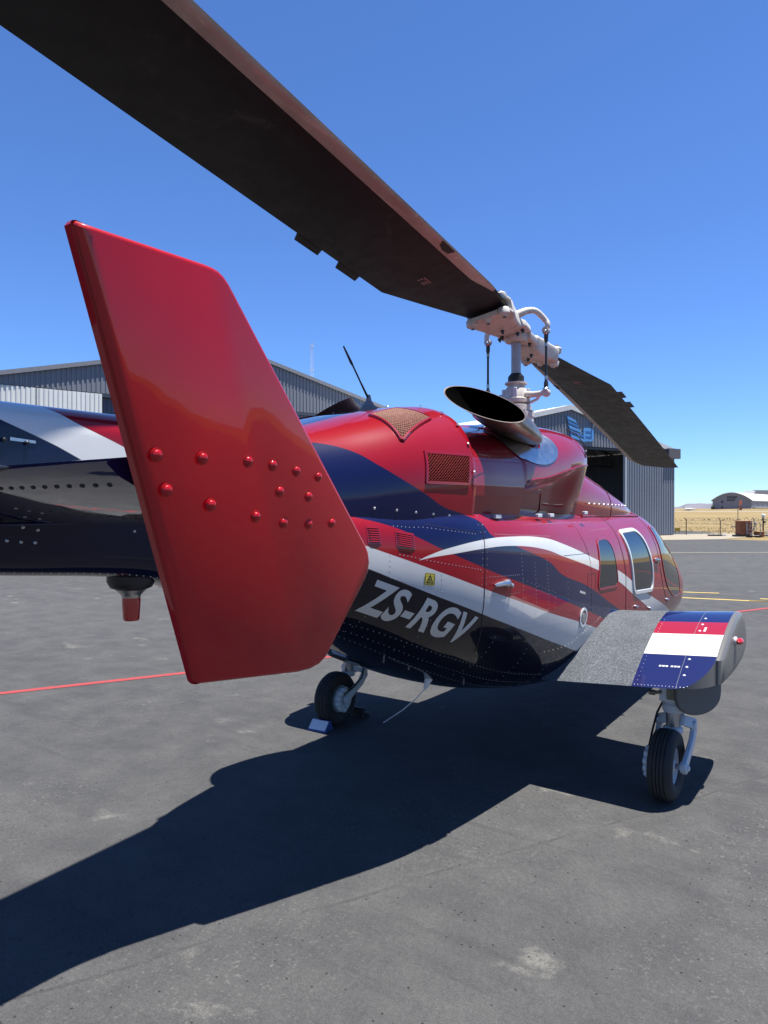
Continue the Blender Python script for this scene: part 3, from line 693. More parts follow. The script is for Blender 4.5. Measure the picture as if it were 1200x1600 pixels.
# ================================================================== THE HELICOPTER
heli = empty('helicopter', (0, 0, 0))
tag(heli, 'red, white and navy twin engine helicopter parked on the apron, registration ZS-RGV on its flank', 'helicopter')
nav_low = [(-2.6, 1.90), (-2.3, 1.86)] + CV['B_low'] + [(1.0, .90)]
nav_up = [(-2.6, 2.16), (-2.35, 2.178)] + CV['C_top'][:-1] + [(-1.40, 1.835), (-1.295, 1.793)] + CV['B_top'][1:] + [(1.35, .92)]
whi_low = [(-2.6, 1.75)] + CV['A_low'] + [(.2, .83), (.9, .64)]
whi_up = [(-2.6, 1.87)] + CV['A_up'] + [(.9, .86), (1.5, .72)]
def make_livery():
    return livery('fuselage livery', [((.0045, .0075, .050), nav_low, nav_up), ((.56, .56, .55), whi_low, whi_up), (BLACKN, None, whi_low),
                                      (WHITE, CV['S_low'] + [(2.3, .80), (2.9, .66)], CV['S_up'] + [(2.9, .80)])], RED)
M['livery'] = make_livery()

def ring_super(y, w, zc, zt, zb, nu, nl, N=96):
    out = []
    for k in range(N):
        a = 2*math.pi*k/N; c, s = math.cos(a), math.sin(a)
        n = nu if s >= 0 else nl; h = (zt-zc) if s >= 0 else (zc-zb)
        out.append((w*abs(c)**(2/n)*(1 if c >= 0 else -1), y, zc + h*abs(s)**(2/n)*(1 if s >= 0 else -1)))
    return out
def nrm(f, y, z):
    e = .004; fy = (f(y+e, z)-f(y-e, z))/(2*e); fz = (f(y, z+e)-f(y, z-e))/(2*e)
    fy = max(-4, min(4, fy)); fz = max(-4, min(4, fz))
    return Vector((1, -fy, -fz)).normalized()
def sp(f, q, off=0.0):
    y, z = q; return Vector((f(y, z), y, z)) + nrm(f, y, z)*off

# ---- fuselage shell
mb = MB(); ys = [-2.45 + i*(4.52+2.45)/150 for i in range(151)]
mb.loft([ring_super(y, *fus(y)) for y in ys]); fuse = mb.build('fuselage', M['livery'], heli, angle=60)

def roundpoly(pts, r, n=5):
    out = []; N = len(pts)
    for i in range(N):
        p = Vector(pts[i]); a = Vector(pts[i-1])-p; b = Vector(pts[(i+1) % N])-p
        la, lb = a.length, b.length; a.normalize(); b.normalize()
        rr = min(r if not isinstance(r, (list, tuple)) else r[i], la*.48, lb*.48)
        for k in range(n+1):
            t = k/n; q = p + a*rr*(1-t)**2 + b*rr*t**2
            out.append((q.x, q.y))
    return out
def patch(name, outline, f, off, mat, parent, side=1, cell=.035, polys=None, kind=None):
    bm = bmesh.new()
    for ol in (polys or [outline]):
        bm.faces.new([bm.verts.new((0, q[0], q[1])) for q in ol])
    ys_ = [v.co.y for v in bm.verts]; zs_ = [v.co.z for v in bm.verts]
    y = math.ceil(min(ys_)/cell)*cell
    while y < max(ys_):
        bmesh.ops.bisect_plane(bm, geom=bm.verts[:]+bm.edges[:]+bm.faces[:], plane_co=(0, y, 0), plane_no=(0, 1, 0)); y += cell
    z = math.ceil(min(zs_)/cell)*cell
    while z < max(zs_):
        bmesh.ops.bisect_plane(bm, geom=bm.verts[:]+bm.edges[:]+bm.faces[:], plane_co=(0, 0, z), plane_no=(0, 0, 1)); z += cell
    for v in bm.verts:
        p = sp(f, (v.co.y, v.co.z), off); v.co = (p.x*side, p.y, p.z)
    bmesh.ops.recalc_face_normals(bm, faces=bm.faces)
    if bm.faces and sum(fc.normal.x*side for fc in bm.faces) < 0: bmesh.ops.reverse_faces(bm, faces=bm.faces)
    me = bpy.data.meshes.new(name); bm.to_mesh(me); bm.free(); me.materials.append(mat)
    me.polygons.foreach_set('use_smooth', [True]*len(me.polygons))
    o = bpy.data.objects.new(name, me); COL.objects.link(o); o.parent = parent
    if kind: o['kind'] = kind
    return o
def dense(pts, step=.03, close=False):
    out = []; P = pts + ([pts[0]] if close else [])
    for a, b in zip(P, P[1:]):
        n = max(1, int(math.dist(a, b)/step))
        out += [(lerp(a[0], b[0], k/n), lerp(a[1], b[1], k/n)) for k in range(n)]
    return out if close else out + [P[-1]]
def frame_ring(name, outline, f, w, h, mat, parent, side=1):
    """a raised frame that follows the skin round a window"""
    P = dense(outline, .025, True); N = len(P); rings = []
    c = Vector((sum(p[0] for p in P)/N, sum(p[1] for p in P)/N))
    area = sum(P[i-1][0]*P[i][1]-P[i][0]*P[i-1][1] for i in range(N))
    for i in range(N):
        t = Vector(P[(i+1) % N])-Vector(P[i-1]); t.normalize(); n = Vector((t.y, -t.x))*(1 if area > 0 else -1)
        pr = []
        for u, v in ((-.5, -.002), (-.5, h*.6), (-.38, h), (.38, h), (.5, h*.6), (.5, -.002)):
            q = Vector(P[i]) + n*u*w; s = sp(f, (q.x, q.y), v); pr.append((s.x*side, s.y, s.z))
        rings.append(pr)
    rings.append(rings[0]); mb = MB(); mb.loft(rings, cap=False, closed=True); return mb.build(name, mat, parent)
def seam(pts, f, r=.0022, parent=None, name='panel_seam', side=1, mat='seam', off=0):
    mb = MB()
    P = [sp(f, q, off) for q in dense(pts, .03)]
    mb.tube([(p.x*side, p.y, p.z) for p in P], r, 6); return mb.build(name, M[mat], parent or fuse)
rivet_mb = MB()
def rivet(p, n, r=.0042, h=.0022, mb=None):
    if mb is None: r *= .86; h *= .85
    mb = mb or rivet_mb; n = Vector(n).normalized(); t = Vector((0,0,1)) if abs(n.z) < .9 else Vector((0,1,0)); a = n.cross(t).normalized(); b = n.cross(a); p = Vector(p)
    vs = [p + (a*math.cos(k*math.pi/3)+b*math.sin(k*math.pi/3))*r for k in range(6)] + [p + (a*math.cos(k*math.pi/3)+b*math.sin(k*math.pi/3))*r*.6 + n*h*.8 for k in range(6)] + [p+n*h]
    mb.add(vs, [(k, (k+1) % 6, 6+(k+1) % 6, 6+k) for k in range(6)] + [(6+k, 6+(k+1) % 6, 12) for k in range(6)])
def rivets(pts, f, gap=.03, r=.0038, mb=None):
    for a, b in zip(pts, pts[1:]):
        n = max(1, round(math.dist(a, b)/gap))
        for k in range(n):
            q = (lerp(a[0], b[0], k/n), lerp(a[1], b[1], k/n)); rivet(sp(f, q), nrm(f, *q), r, r*.5, mb)

def glass_mat(name, c, rough=.015, ior=1.9):
    b = NB(name); b.set(Base_Color=c, Roughness=rough, IOR=ior); b.p.inputs['Specular IOR Level'].default_value = .5
    co = b.coord(); q = b.n('ShaderNodeBump'); q.inputs['Strength'].default_value = .03; q.inputs['Distance'].default_value = .02; b.l(b.noise(co, 3, 2), q.inputs['Height']); b.l(q.outputs[0], b.p.inputs['Normal'])
    return b.mat
M['tint'] = glass_mat('dark tinted window', (.004, .006, .008), .015, 1.65); M['windscreen'] = glass_mat('windscreen', (.03, .033, .028), .02, 1.75)

# ---- windows, both sides
W1 = roundpoly([(.435, 1.632), (.745, 1.640), (.818, 1.262), (.345, 1.275)], [.06, .13, .06, .06])
W2 = roundpoly([(1.13, 1.672), (1.665, 1.682), (1.85, 1.35), (1.85, 1.135), (1.25, 1.165)], [.05, .14, .3, .08, .07])
W3 = roundpoly([(2.15, 1.70), (2.45, 1.66), (2.76, 1.46), (3.02, 1.18), (3.08, .97), (2.80, .965), (2.42, 1.12), (2.26, 1.32)], [.05, .1, .1, .1, .06, .1, .12, .1])
for sd in (1, -1):
    o = patch('window', W1, fus_x, .003, M['tint'], heli, sd); frame_ring('window_frame', W1, fus_x, .016, .006, M['red'], o, sd)
    o = patch('window', W2, fus_x, .004, M['tint'], heli, sd); o['label'] = 'tinted cabin door window in a white frame'; frame_ring('window_frame', W2, fus_x, .035, .012, M['white'], o, sd)
    o = patch('cockpit_window', W3, fus_x, .003, M['windscreen'], heli, sd); frame_ring('window_frame', W3, fus_x, .02, .006, M['red'], o, sd)
    # windscreen half, wrapped round the front
    mb = MB(); rows = []
    for i in range(25):
        y = 2.72 + i*.028; w, zc, zt, zb, nu, nl = fus(y); row = []
        for k in range(21):
            a = R_(lerp(28 + i*.4, 86, k/20)); c, s = math.cos(a), math.sin(a)
            row.append(((w+.004)*c**(2/nu)*sd, y, zc + (zt-zc+.004)*s**(2/nu)))
        rows.append(row)
    mb.loft(rows, cap=False, closed=False); mb.build('windscreen', M['windscreen'], heli)

# ---- seams and doors drawn by their gaps
seam([(-1.31, 1.80), (-1.325, 1.70), (-1.33, 1.46), (-1.305, 1.29), (-1.20, 1.06)], fus_x, .003)
seam([(1.07, 1.80), (1.0, 1.66), (.975, 1.55), (1.005, 1.43), (1.028, 1.32), (1.03, .95)], fus_x, .003)
seam([(2.10, 1.77), (2.07, 1.62), (2.10, 1.47), (2.16, 1.29), (2.27, 1.12), (2.5, .94)], fus_x, .0025)
seam([(.15, 1.79), (.13, 1.66), (.20, 1.48), (.206, 1.14)], fus_x, .0015)
seam([(-.3, 1.56), (.2, 1.55)], fus_x, .0012); seam([(-.9, 1.80), (-.3, 1.795), (.14, 1.79), (1.07, 1.80)], fus_x, .0015)
seam([(.13, 1.41), (.30, 1.40), (.30, 1.28), (.13, 1.29), (.13, 1.41)], fus_x, .0012)
seam([(-1.73, 1.79), (-1.58, 1.765), (-1.353, 1.738)], fus_x, .0013)
mb = MB(); mb.tube([sp(fus_x, (lerp(.62, 2.18, k/30), 1.803 - .012*(k/30)), .006) for k in range(31)], .008, 8); mb.build('drip_rail', M['red'], heli)

# ---- rivets on the starboard side and belly
for k in ('rvA', 'rvT', 'rvU', 'rv1', 'rv2', 'rvv1', 'rvv2', 'rvv3', 'rvB', 'rvC', 'rvD', 'rvE'): rivets(CV[k], fus_x, .024, .0036)
for dy in (-.022, .022): rivets([(q[0]+dy, q[1]) for q in ((-1.31, 1.78), (-1.325, 1.70), (-1.33, 1.46), (-1.305, 1.29))], fus_x, .034, .003)
rivets([(-.9, 1.16), (-.3, 1.12), (.0, 1.1)], fus_x, .03, .0036); rivets([(-.45, 1.3), (-.45, 1.0)], fus_x, .03, .0036); rivets([(-.25, 1.45), (-.22, .98)], fus_x, .035, .0033)
rivets([(.2, 1.45), (.2, .95)], fus_x, .035, .0033); rivets([(-.9, 1.45), (-.4, 1.32)], fus_x, .05, .003)
rivets([(.40, 1.70), (.95, 1.71)], fus_x, .05, .003); rivets([(-.8, 1.77), (.9, 1.765)], fus_x, .04, .003); rivets([(.92, 1.66), (.9, 1.2)], fus_x, .05, .003)
for u in (.80, .88, .94):
    pts = []
    for i in range(60):
        y = -2.35 + i*.036; w, zc, zt, zb, nu, nl = fus(y); z = lerp(zc, zb, u); pts.append((y, z))
    rivets(pts, fus_x, .036, .0042)
for y in (-2.0, -1.65, -1.1, -.7, -.3):
    w, zc, zt, zb, nu, nl = fus(y); rivets([(y, lerp(zc, zb, .55)), (y, lerp(zc, zb, .95))], fus_x, .03, .004)
M['rivet'] = plain('dull rivet heads', (.34, .34, .35), .4, .4, .2, 40)
rv = rivet_mb.build('rivet_row', M['rivet'], fuse, kind='stuff')

# ---- registration
cu = bpy.data.curves.new('reg', 'FONT'); cu.body = 'ZS-RGV'; cu.size = 1; cu.offset = .030; cu.resolution_u = 6; cu.space_character = 1.06
tm = bpy.data.objects.new('tmp', cu); COL.objects.link(tm); bpy.context.view_layer.update()
me = bpy.data.meshes.new_from_object(tm.evaluated_get(bpy.context.evaluated_depsgraph_get())); bpy.data.objects.remove(tm)
xs_ = [v.co.x for v in me.vertices]; yv = [v.co.y for v in me.vertices]; x0, x1, y0_, y1_ = min(xs_), max(xs_), min(yv), max(yv)
# split by letter so each letter is a piece of its own
bm = bmesh.new(); bm.from_mesh(me); bmesh.ops.dissolve_limit(bm, angle_limit=.01, verts=bm.verts, edges=bm.edges)
comps = []; seen = set()
for f0 in bm.faces:
    if f0 in seen: continue
    st = [f0]; comp = []; seen.add(f0)
    while st:
        f1 = st.pop(); comp.append(f1)
        for e in f1.edges:
            for f2 in e.link_faces:
                if f2 not in seen: seen.add(f2); st.append(f2)
    comps.append(comp)
M['reg'] = plain('pale grey lettering', (.60, .58, .53), .45, 0, .05)
def tmap(co):
    u = (co.x-x0)/(x1-x0); v = (co.y-y0_)/(y1_-y0_)
    return (-2.076 + .703*u + .041*v, 1.3815 - .2555*u + .155*v)
for comp in comps:
    patch('letter', None, fus_x, .002, M['reg'], fuse, 1, .03, polys=[[tmap(v.co) for v in f1.verts] for f1 in comp])
bm.free()
# ---- warning placard
M['plac'] = plain('yellow placard', (.62, .50, .06), .45); M['ink'] = plain('black print', (.01, .01, .008), .6)
pc = [(-1.757, 1.549), (-1.694, 1.541), (-1.694, 1.480), (-1.757, 1.488)]
o = patch('placard', roundpoly(pc, .008), fus_x, .002, M['plac'], fuse)
def pq(u, v): return (lerp(-1.757, -1.694, u), lerp(lerp(1.488, 1.480, u), lerp(1.549, 1.541, u), v))
tri = [(.5, .9), (.14, .16), (.86, .16)]; tin = [(.5, .70), (.29, .24), (.71, .24)]
polys = [[pq(*tri[i]), pq(*tri[(i+1) % 3]), pq(*tin[(i+1) % 3]), pq(*tin[i])] for i in range(3)]
polys += [[pq(.40, .3), pq(.60, .3), pq(.60, .36), pq(.40, .36)], [pq(.44, .42), pq(.56, .42), pq(.56, .5), pq(.44, .5)]]
bd = .045
polys += [[pq(bd, bd), pq(1-bd, bd), pq(1-bd, bd*1.9), pq(bd, bd*1.9)], [pq(bd, 1-bd*1.9), pq(1-bd, 1-bd*1.9), pq(1-bd, 1-bd), pq(bd, 1-bd)], [pq(bd, bd), pq(bd*2, bd), pq(bd*2, 1-bd), pq(bd, 1-bd)], [pq(1-bd*2, bd), pq(1-bd, bd), pq(1-bd, 1-bd), pq(1-bd*2, 1-bd)]]
patch('placard_print', None, fus_x, .0032, M['ink'], fuse, polys=polys)
# small print and plates
for q0, q1, h in (((-.03, 1.292), (.08, 1.268), .016),):
    for k in range(5):
        a = k/5; b_ = a + .15; y0 = lerp(q0[0], q1[0], a); y1 = lerp(q0[0], q1[0], b_); z = lerp(q0[1], q1[1], a)
        patch('small_print', [(y0, z), (y1, z-.004), (y1, z+h-.004), (y0, z+h)], fus_x, .002, M['white'], fuse)
# latches on the cowl foot
for y, z in ((-1.09, 1.822), (-.50, 1.822), (-.30, 1.822), (.35, 1.835)):
    mb = MB(); p = Vector((min(.715, .70), y, 1.835)); 
    mb.box((.702, y-.035, z-.012), (.722, y+.035, z+.012)); mb.build('latch', M['gear'], heli, smooth=False, bevel=.004)
# baggage door handle
mb = MB(); P = [(-1.245, 1.447), (-1.20, 1.450), (-1.13, 1.449), (-1.10, 1.447)]
mb.tube([sp(fus_x, q, .012) for q in P], [.008, .013, .016, .02], 8); q = sp(fus_x, (-1.10, 1.447), 0); n = nrm(fus_x, -1.10, 1.447); mb.lathe([(.024, -.004), (.024, .016), (.016, .024)], q, n, 14)
q = sp(fus_x, (-1.055, 1.432), 0); mb.lathe([(.013, -.004), (.013, .014), (.008, .02)], q, n, 12); mb.build('door_handle', M['alu'], heli)
mb = MB(); P = [(1.93, 1.40), (2.0, 1.395), (2.07, 1.385)]; mb.tube([sp(fus_x, q, .018) for q in P], [.012, .014, .012], 8); q = sp(fus_x, (2.04, 1.385)); n = nrm(fus_x, 2.04, 1.385); mb.lathe([(.028, -.004), (.028, .01), (.018, .018)], q, n, 12); mb.build('door_handle', M['alu'], heli)
# fuel filler cap
q = sp(fus_x, (.05, 1.112)); n = nrm(fus_x, .05, 1.112)
mb = MB(); mb.lathe([(.05, .001), (.068, .001), (.068, .006), (.05, .006)], q, n, 28, cap=False); o = mb.build('fuel_cap', M['gear'], heli)
mb = MB(); mb.lathe([(.036, .001), (.036, .007), (.01, .009)], q, n, 20); mb.build('cap_lock', M['alu'], o)
for y, z in ((1.32, 1.04), (2.45, .98), (1.8, .97)):
    mb = MB(); q = sp(fus_x, (y, z)); n = nrm(fus_x, y, z); mb.lathe([(.016, -.003), (.016, .008), (.008, .016)], q, n, 10); mb.tube([q+n*.012+Vector((0,-.02,0)), q+n*.016+Vector((0,.03,.004))], .006, 6); mb.build('step_hook', M['alu'], heli)
# engine bay louvres
for yc, zc_, w, h, sl_ in ((-2.043, 1.743, .064, .075, -.06), (-1.868, 1.713, .098, .07, -.18)):
    ol = [(yc-w/2-.006, zc_+h/2+.006-sl_*(-w/2)*0+(-sl_)*w/2), (yc+w/2+.006, zc_+h/2+.006+sl_*w/2), (yc+w/2+.006, zc_-h/2-.006+sl_*w/2), (yc-w/2-.006, zc_-h/2-.006-sl_*w/2)]
    o = patch('louvre_panel', roundpoly(ol, .01), fus_x, .002, M['red'], heli)
    for k in range(7):
        z = zc_ + h/2 - (k+.5)*h/7
        mb = MB(); mb.tube([sp(fus_x, (yc - w/2 + w*j/6, z - sl_*-1*(w*(j/6-.5))), .003) for j in range(7)], [.001, .0042, .0045, .0045, .0045, .0042, .001], 6); mb.build('louvre', M['red'], o)
# belly whip, drain stubs
mb = MB(); mb.tube([(.26, -1.05, .90), (.24, -1.06, .84), (.22, -1.08, .765)], [.035, .028, .010], 10); o = mb.build('belly_antenna', M['gear'], heli)
mb = MB(); mb.tube([(.22, -1.08, .765), (.17, -1.11, .70), (.10, -1.15, .63), (.0, -1.21, .55)], .0035, 6); mb.build('whip', M['alu'], o)
for x, y, l in ((.30, -1.62, .035), (.33, -1.42, .02), (.42, -.95, .03)):
    z = next(zz for zz in [1.4 - i*.004 for i in range(260)] if fus_x(y, zz) < x); mb = MB(); mb.cyl((x, y, z+.02), (x, y-.01, z-l), .005, .005, 8); mb.build('drain_pipe', M['steelpaint'], heli)

# ---- engine cowling, rear part
N = 64
def cow_ring(y, w, zt, n, zb=1.795, tuck=.045):
    out = [];
    for k in range(N+1):
        a = math.pi*k/N; c, s = math.cos(a), math.sin(a)
        u = s**(2/n); out.append((w*abs(c)**(2/n)*(1 if c >= 0 else -1)*(1 - tuck*max(0, 1-u/.55)**1.4), y, zb + (zt-zb)*u))
    return out
mb = MB(); rings = []
for i in range(47):
    y = -2.5 + i*(1.18)/46; ys_ = [s[0] for s in COW]; w, zt, n = [pch(ys_, [s[k] for s in COW], y) for k in (1, 2, 3)]
    rings.append(cow_ring(y, w, zt, n, 1.80))
rings.append([(x*.985, y+.012, 1.80 + (z-1.80)*.985) for x, y, z in rings[-1]])
rings.append([(x*.93, y, 1.80 + (z-1.80)*.93) for x, y, z in rings[-1]])
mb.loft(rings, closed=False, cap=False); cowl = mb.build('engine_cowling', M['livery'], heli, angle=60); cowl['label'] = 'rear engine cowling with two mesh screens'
# cowl forward part with the overhanging intake nacelle
FW = [(-1.345, .695, 2.37, 2.0, .685, 1), (-1.1, .71, 2.38, 2.0, .70, 1), (-.80, .718, 2.40, 2.0, .708, 1), (-.735, .72, 2.41, 2.0, .708, 1), (-.715, .725, 2.415, 2.03, .575, 3.2), (-.4, .735, 2.45, 2.07, .57, 3.2), (0, .735, 2.49, 2.14, .57, 3.0), (.15, .73, 2.495, 2.165, .585, 2.2), (.3, .72, 2.495, 2.18, .605, 1.0), (.44, .695, 2.485, 2.19, .595, .7), (.54, .655, 2.465, 2.20, .57, .62), (.62, .59, 2.44, 2.21, .53, .6), (.67, .51, 2.41, 2.22, .47, .6), (.70, .40, 2.37, 2.23, .38, .7)]
def fw_ring(y, w, zt, zc, xb, pw):
    half = [(xb-.034, 1.80), (xb-.017, 1.86), (xb-.006, 1.91)] + [(xb + (w-xb)*t**pw, lerp(1.91, zc, t)) for t in (.2, .4, .55, .7, .8, .9, .97)] + [(w-.001, zc+.004)]
    for k in range(1, 33):
        a = math.pi/2*k/32; c, s = math.cos(a), math.sin(a); half.append((w*c**(2/2.7), zc+.006 + (zt-zc-.006)*s**(2/2.7)))
    return [(x, y, z) for x, z in half] + [(-x, y, z) for x, z in reversed(half[:-1])]
mb = MB(); ysF = [f[0] for f in FW]; rings = []
yy = sorted(set([f[0] for f in FW] + [-1.345 + i*.04 for i in range(52)]))
for y in yy:
    if y > .70: continue
    rings.append(fw_ring(y, *[pch(ysF, [f[k] for f in FW], y) for k in (1, 2, 3, 4, 5)]))
mb.loft(rings, closed=False, cap=True); nac = mb.build('intake_cowling', M['red'], heli, angle=50); nac['label'] = 'forward engine cowling overhanging the side intake'
for sd in (1, -1):      # intake recess panel edges
    mb = MB(); xr = .574
    mb.tube([((xr-.025)*sd, -.66, 1.835), ((xr+.002)*sd, -.66, 1.98), (xr*sd, -.15, 1.975), ((xr-.025)*sd, -.12, 1.835), ((xr-.025)*sd, -.66, 1.835)], .007, 6)
    mb.build('intake_panel', M['red'], nac)
mb = MB(); mb.tube([sp(lambda y, z: pch(ysF, [f[1] for f in FW], y), (y, pch(ysF, [f[3] for f in FW], y)), .001) for y in [-.70 + i*.05 for i in range(25)]], .006, 6); mb.build('cowl_lip', M['red'], nac)
for z in (2.285, 2.215):
    for s in (1,):
        mb = MB(); q = Vector((.667, .49, z)); mb.lathe([(.026, -.02), (.026, .006), (.02, .007)], q, (.92, .4, 0), 12); mb.build('vent_hole', M['black'], nac)
for y, z in ((-.95, 2.2), (-.92, 2.2), (.05, 2.32), (.12, 2.30), (.3, 2.34)):
    rivet((pch(ysF, [f[1] for f in FW], y)+.001, y, z-.06), (1, 0, 0), .006, .003)
mb = MB(); mb.tube([(.722, -1.33+i*.02, 2.16) for i in range(32)], .0015, 5); mb.build('panel_seam', M['seam'], nac)
mb = MB(); mb.tube([(pch(ysF, [f[1] for f in FW], y)*c, y, z) for y, c, z in ((.36, 1.0, 2.24), (.36, .985, 2.34), (.37, .9, 2.42), (.38, .78, 2.462))], .004, 5); mb.build('panel_seam', M['seam'], nac)
# latches and screws along the rear cowl's front edge and foot
mb = MB()
for k in range(9):
    a = R_(12 + k*15); c, s = math.cos(a), math.sin(a); n = 3.4; p = (.711*c**(2/n) if c > 0 else -.711*abs(c)**(2/n), -1.345, 1.80 + .668*s**(2/n))
    rivet(p, (c, 0, s), .010, .006, mb)
for q in CV['cowbolts']: rivet(sp(cow_x, (q[0], max(q[1], 1.82)+.004)), nrm(cow_x, q[0], q[1]+.02), .0085, .005, mb)
mb.build('cowl_fastener', M['alu'], cowl, kind='stuff')

# ---- mesh screens
M['lat'] = plain('red screen wire', (.16, .020, .018), .7, 0, .3, 60, spec=.05); M['brass'] = plain('bronze screen wire', (.20, .085, .06), .6, 0, .6, 90, spec=.12)
def screen(ol, f, gap, r, wmat, fmat, fw=.018):
    o = patch('mesh_screen', ol, f, .002, M['black'], cowl)
    c = Vector((sum(q[0] for q in ol)/4, sum(q[1] for q in ol)/4)); P = [Vector(q) for q in ol]
    frame_ring('screen_frame', [tuple(c + (p-c)*1.04) for p in P], f, fw, .008, M[fmat], o)
    mb = MB()
    def inside_seg(p, d):
        ts = []
        for i in range(4):
            a, b = P[i], P[(i+1) % 4]; e = b-a; den = d.x*e.y - d.y*e.x
            if abs(den) < 1e-9: continue
            w_ = a-p; t = (w_.x*e.y - w_.y*e.x)/den; u = (w_.x*d.y - w_.y*d.x)/den
            if 0 <= u <= 1: ts.append(t)
        return (min(ts), max(ts)) if len(ts) >= 2 else None
    for d in (Vector((1, .8)).normalized(), Vector((1, -.8)).normalized()):
        nn = Vector((-d.y, d.x)); k = -40
        for k in range(-60, 61):
            sg = inside_seg(c + nn*k*gap, d)
            if sg and sg[1]-sg[0] > .01:
                m = max(2, int((sg[1]-sg[0])/.03)); mb.tube([sp(f, tuple(c + nn*k*gap + d*lerp(sg[0], sg[1], j/m)), .005) for j in range(m+1)], r, 4, cap=False)
    mb.build('screen_wire', M[wmat], o, kind='stuff', smooth=False)
    return o
g = [(-1.685, 2.152), (-1.368, 2.152), (-1.392, 2.002), (-1.705, 2.002)]
screen(g, cow_x, .0125, .0026, 'lat', 'red')
# top screen lies on the crown, so it is laid out across (x, y)
def cow_z(x, y):
    ys_ = [s[0] for s in COW]; w, zt, n = [pch(ys_, [s[k] for s in COW], y) for k in (1, 2, 3)]
    return 1.80 + (zt-1.80)*max(0, 1-(abs(x)/w)**n)**(1/n)
for sd in (1, -1):
    G = [Vector(q) for q in ((.31*sd, -1.76), (.30*sd, -1.51), (.50*sd, -1.49), (.525*sd, -1.79))]
    def top(q, off): 
        e = .004; zx = (cow_z(q.x+e, q.y)-cow_z(q.x-e, q.y))/(2*e); zy = (cow_z(q.x, q.y+e)-cow_z(q.x, q.y-e))/(2*e)
        return Vector((q.x, q.y, cow_z(q.x, q.y))) + Vector((-zx, -zy, 1)).normalized()*off
    def bil(u, v): return (G[0]*(1-u)+G[1]*u)*(1-v) + (G[3]*(1-u)+G[2]*u)*v
    mb = MB(); n = 10; mb.loft([[top(bil(u/n, v/n), .003) for u in range(n+1)] for v in range(n+1)], cap=False, closed=False); o = mb.build('mesh_screen', M['black'], cowl)
    mb = MB()
    for k in range(-14, 29):
        for sgn in (1, -1):
            pts = []
            for j in range(15):
                u = j/14; v = (k/14 + u) if sgn > 0 else (k/14 + 1 - u) ; 
                if 0 <= v <= 1: pts.append(top(bil(u, v), .007))
            if len(pts) > 1: mb.tube(pts, .0042, 4, cap=False)
    mb.build('screen_wire', M['brass'], o, kind='stuff', smooth=False)
    mb = MB(); lp = [bil(u, v) for u, v in [(j/8, -.03) for j in range(9)] + [(1.03, j/8) for j in range(9)] + [(1-j/8, 1.03) for j in range(9)] + [(-.03, 1-j/8) for j in range(9)]]
    mb.tube([top(p, .004) for p in lp], .010, 6, close=True); mb.build('screen_frame', M['red'], o)

# ---- pylon fairing between the nacelles and the cabin roof
PF = [(-1.0, .50, 2.36, 2.6), (-.2, .52, 2.42, 2.6), (.4, .58, 2.40, 2.6), (.8, .61, 2.31, 2.6), (1.2, .615, 2.21, 2.5), (1.7, .60, 2.07, 2.4), (2.1, .55, 1.96, 2.3), (2.4, .45, 1.885, 2.2), (2.55, .3, 1.855, 2.1)]
mb = MB(); rings = []
for i in range(60):
    y = -1.0 + i*3.55/59; w, zt, n = [pch([p[0] for p in PF], [p[k] for p in PF], y) for k in (1, 2, 3)]; rings.append(cow_ring(y, w, zt, n, 1.80))
mb.loft(rings, closed=False, cap=True); pyl = mb.build('pylon_fairing', M['red'], heli, angle=60)
mb = MB()
for i in range(14):
    y = .75 + i*.115; w, zt, n = [pch([p[0] for p in PF], [p[k] for p in PF], y) for k in (1, 2, 3)]; z = 1.905 - .02*i/14
    u = min(.98, (z-1.80)/(zt-1.80)); x = w*(1-u**n)**(1/n); rivet((x, y, z), (1, .1, .4), .009, .005, mb)
mb.build('fairing_fastener', M['alu'], pyl, kind='stuff')
mb = MB(); w, zt, n = [pch([p[0] for p in PF], [p[k] for p in PF], 1.33) for k in (1, 2, 3)]; mb.tube(cow_ring(1.33, w+.001, zt+.001, n, 1.80), .003, 5); mb.build('panel_seam', M['seam'], pyl)

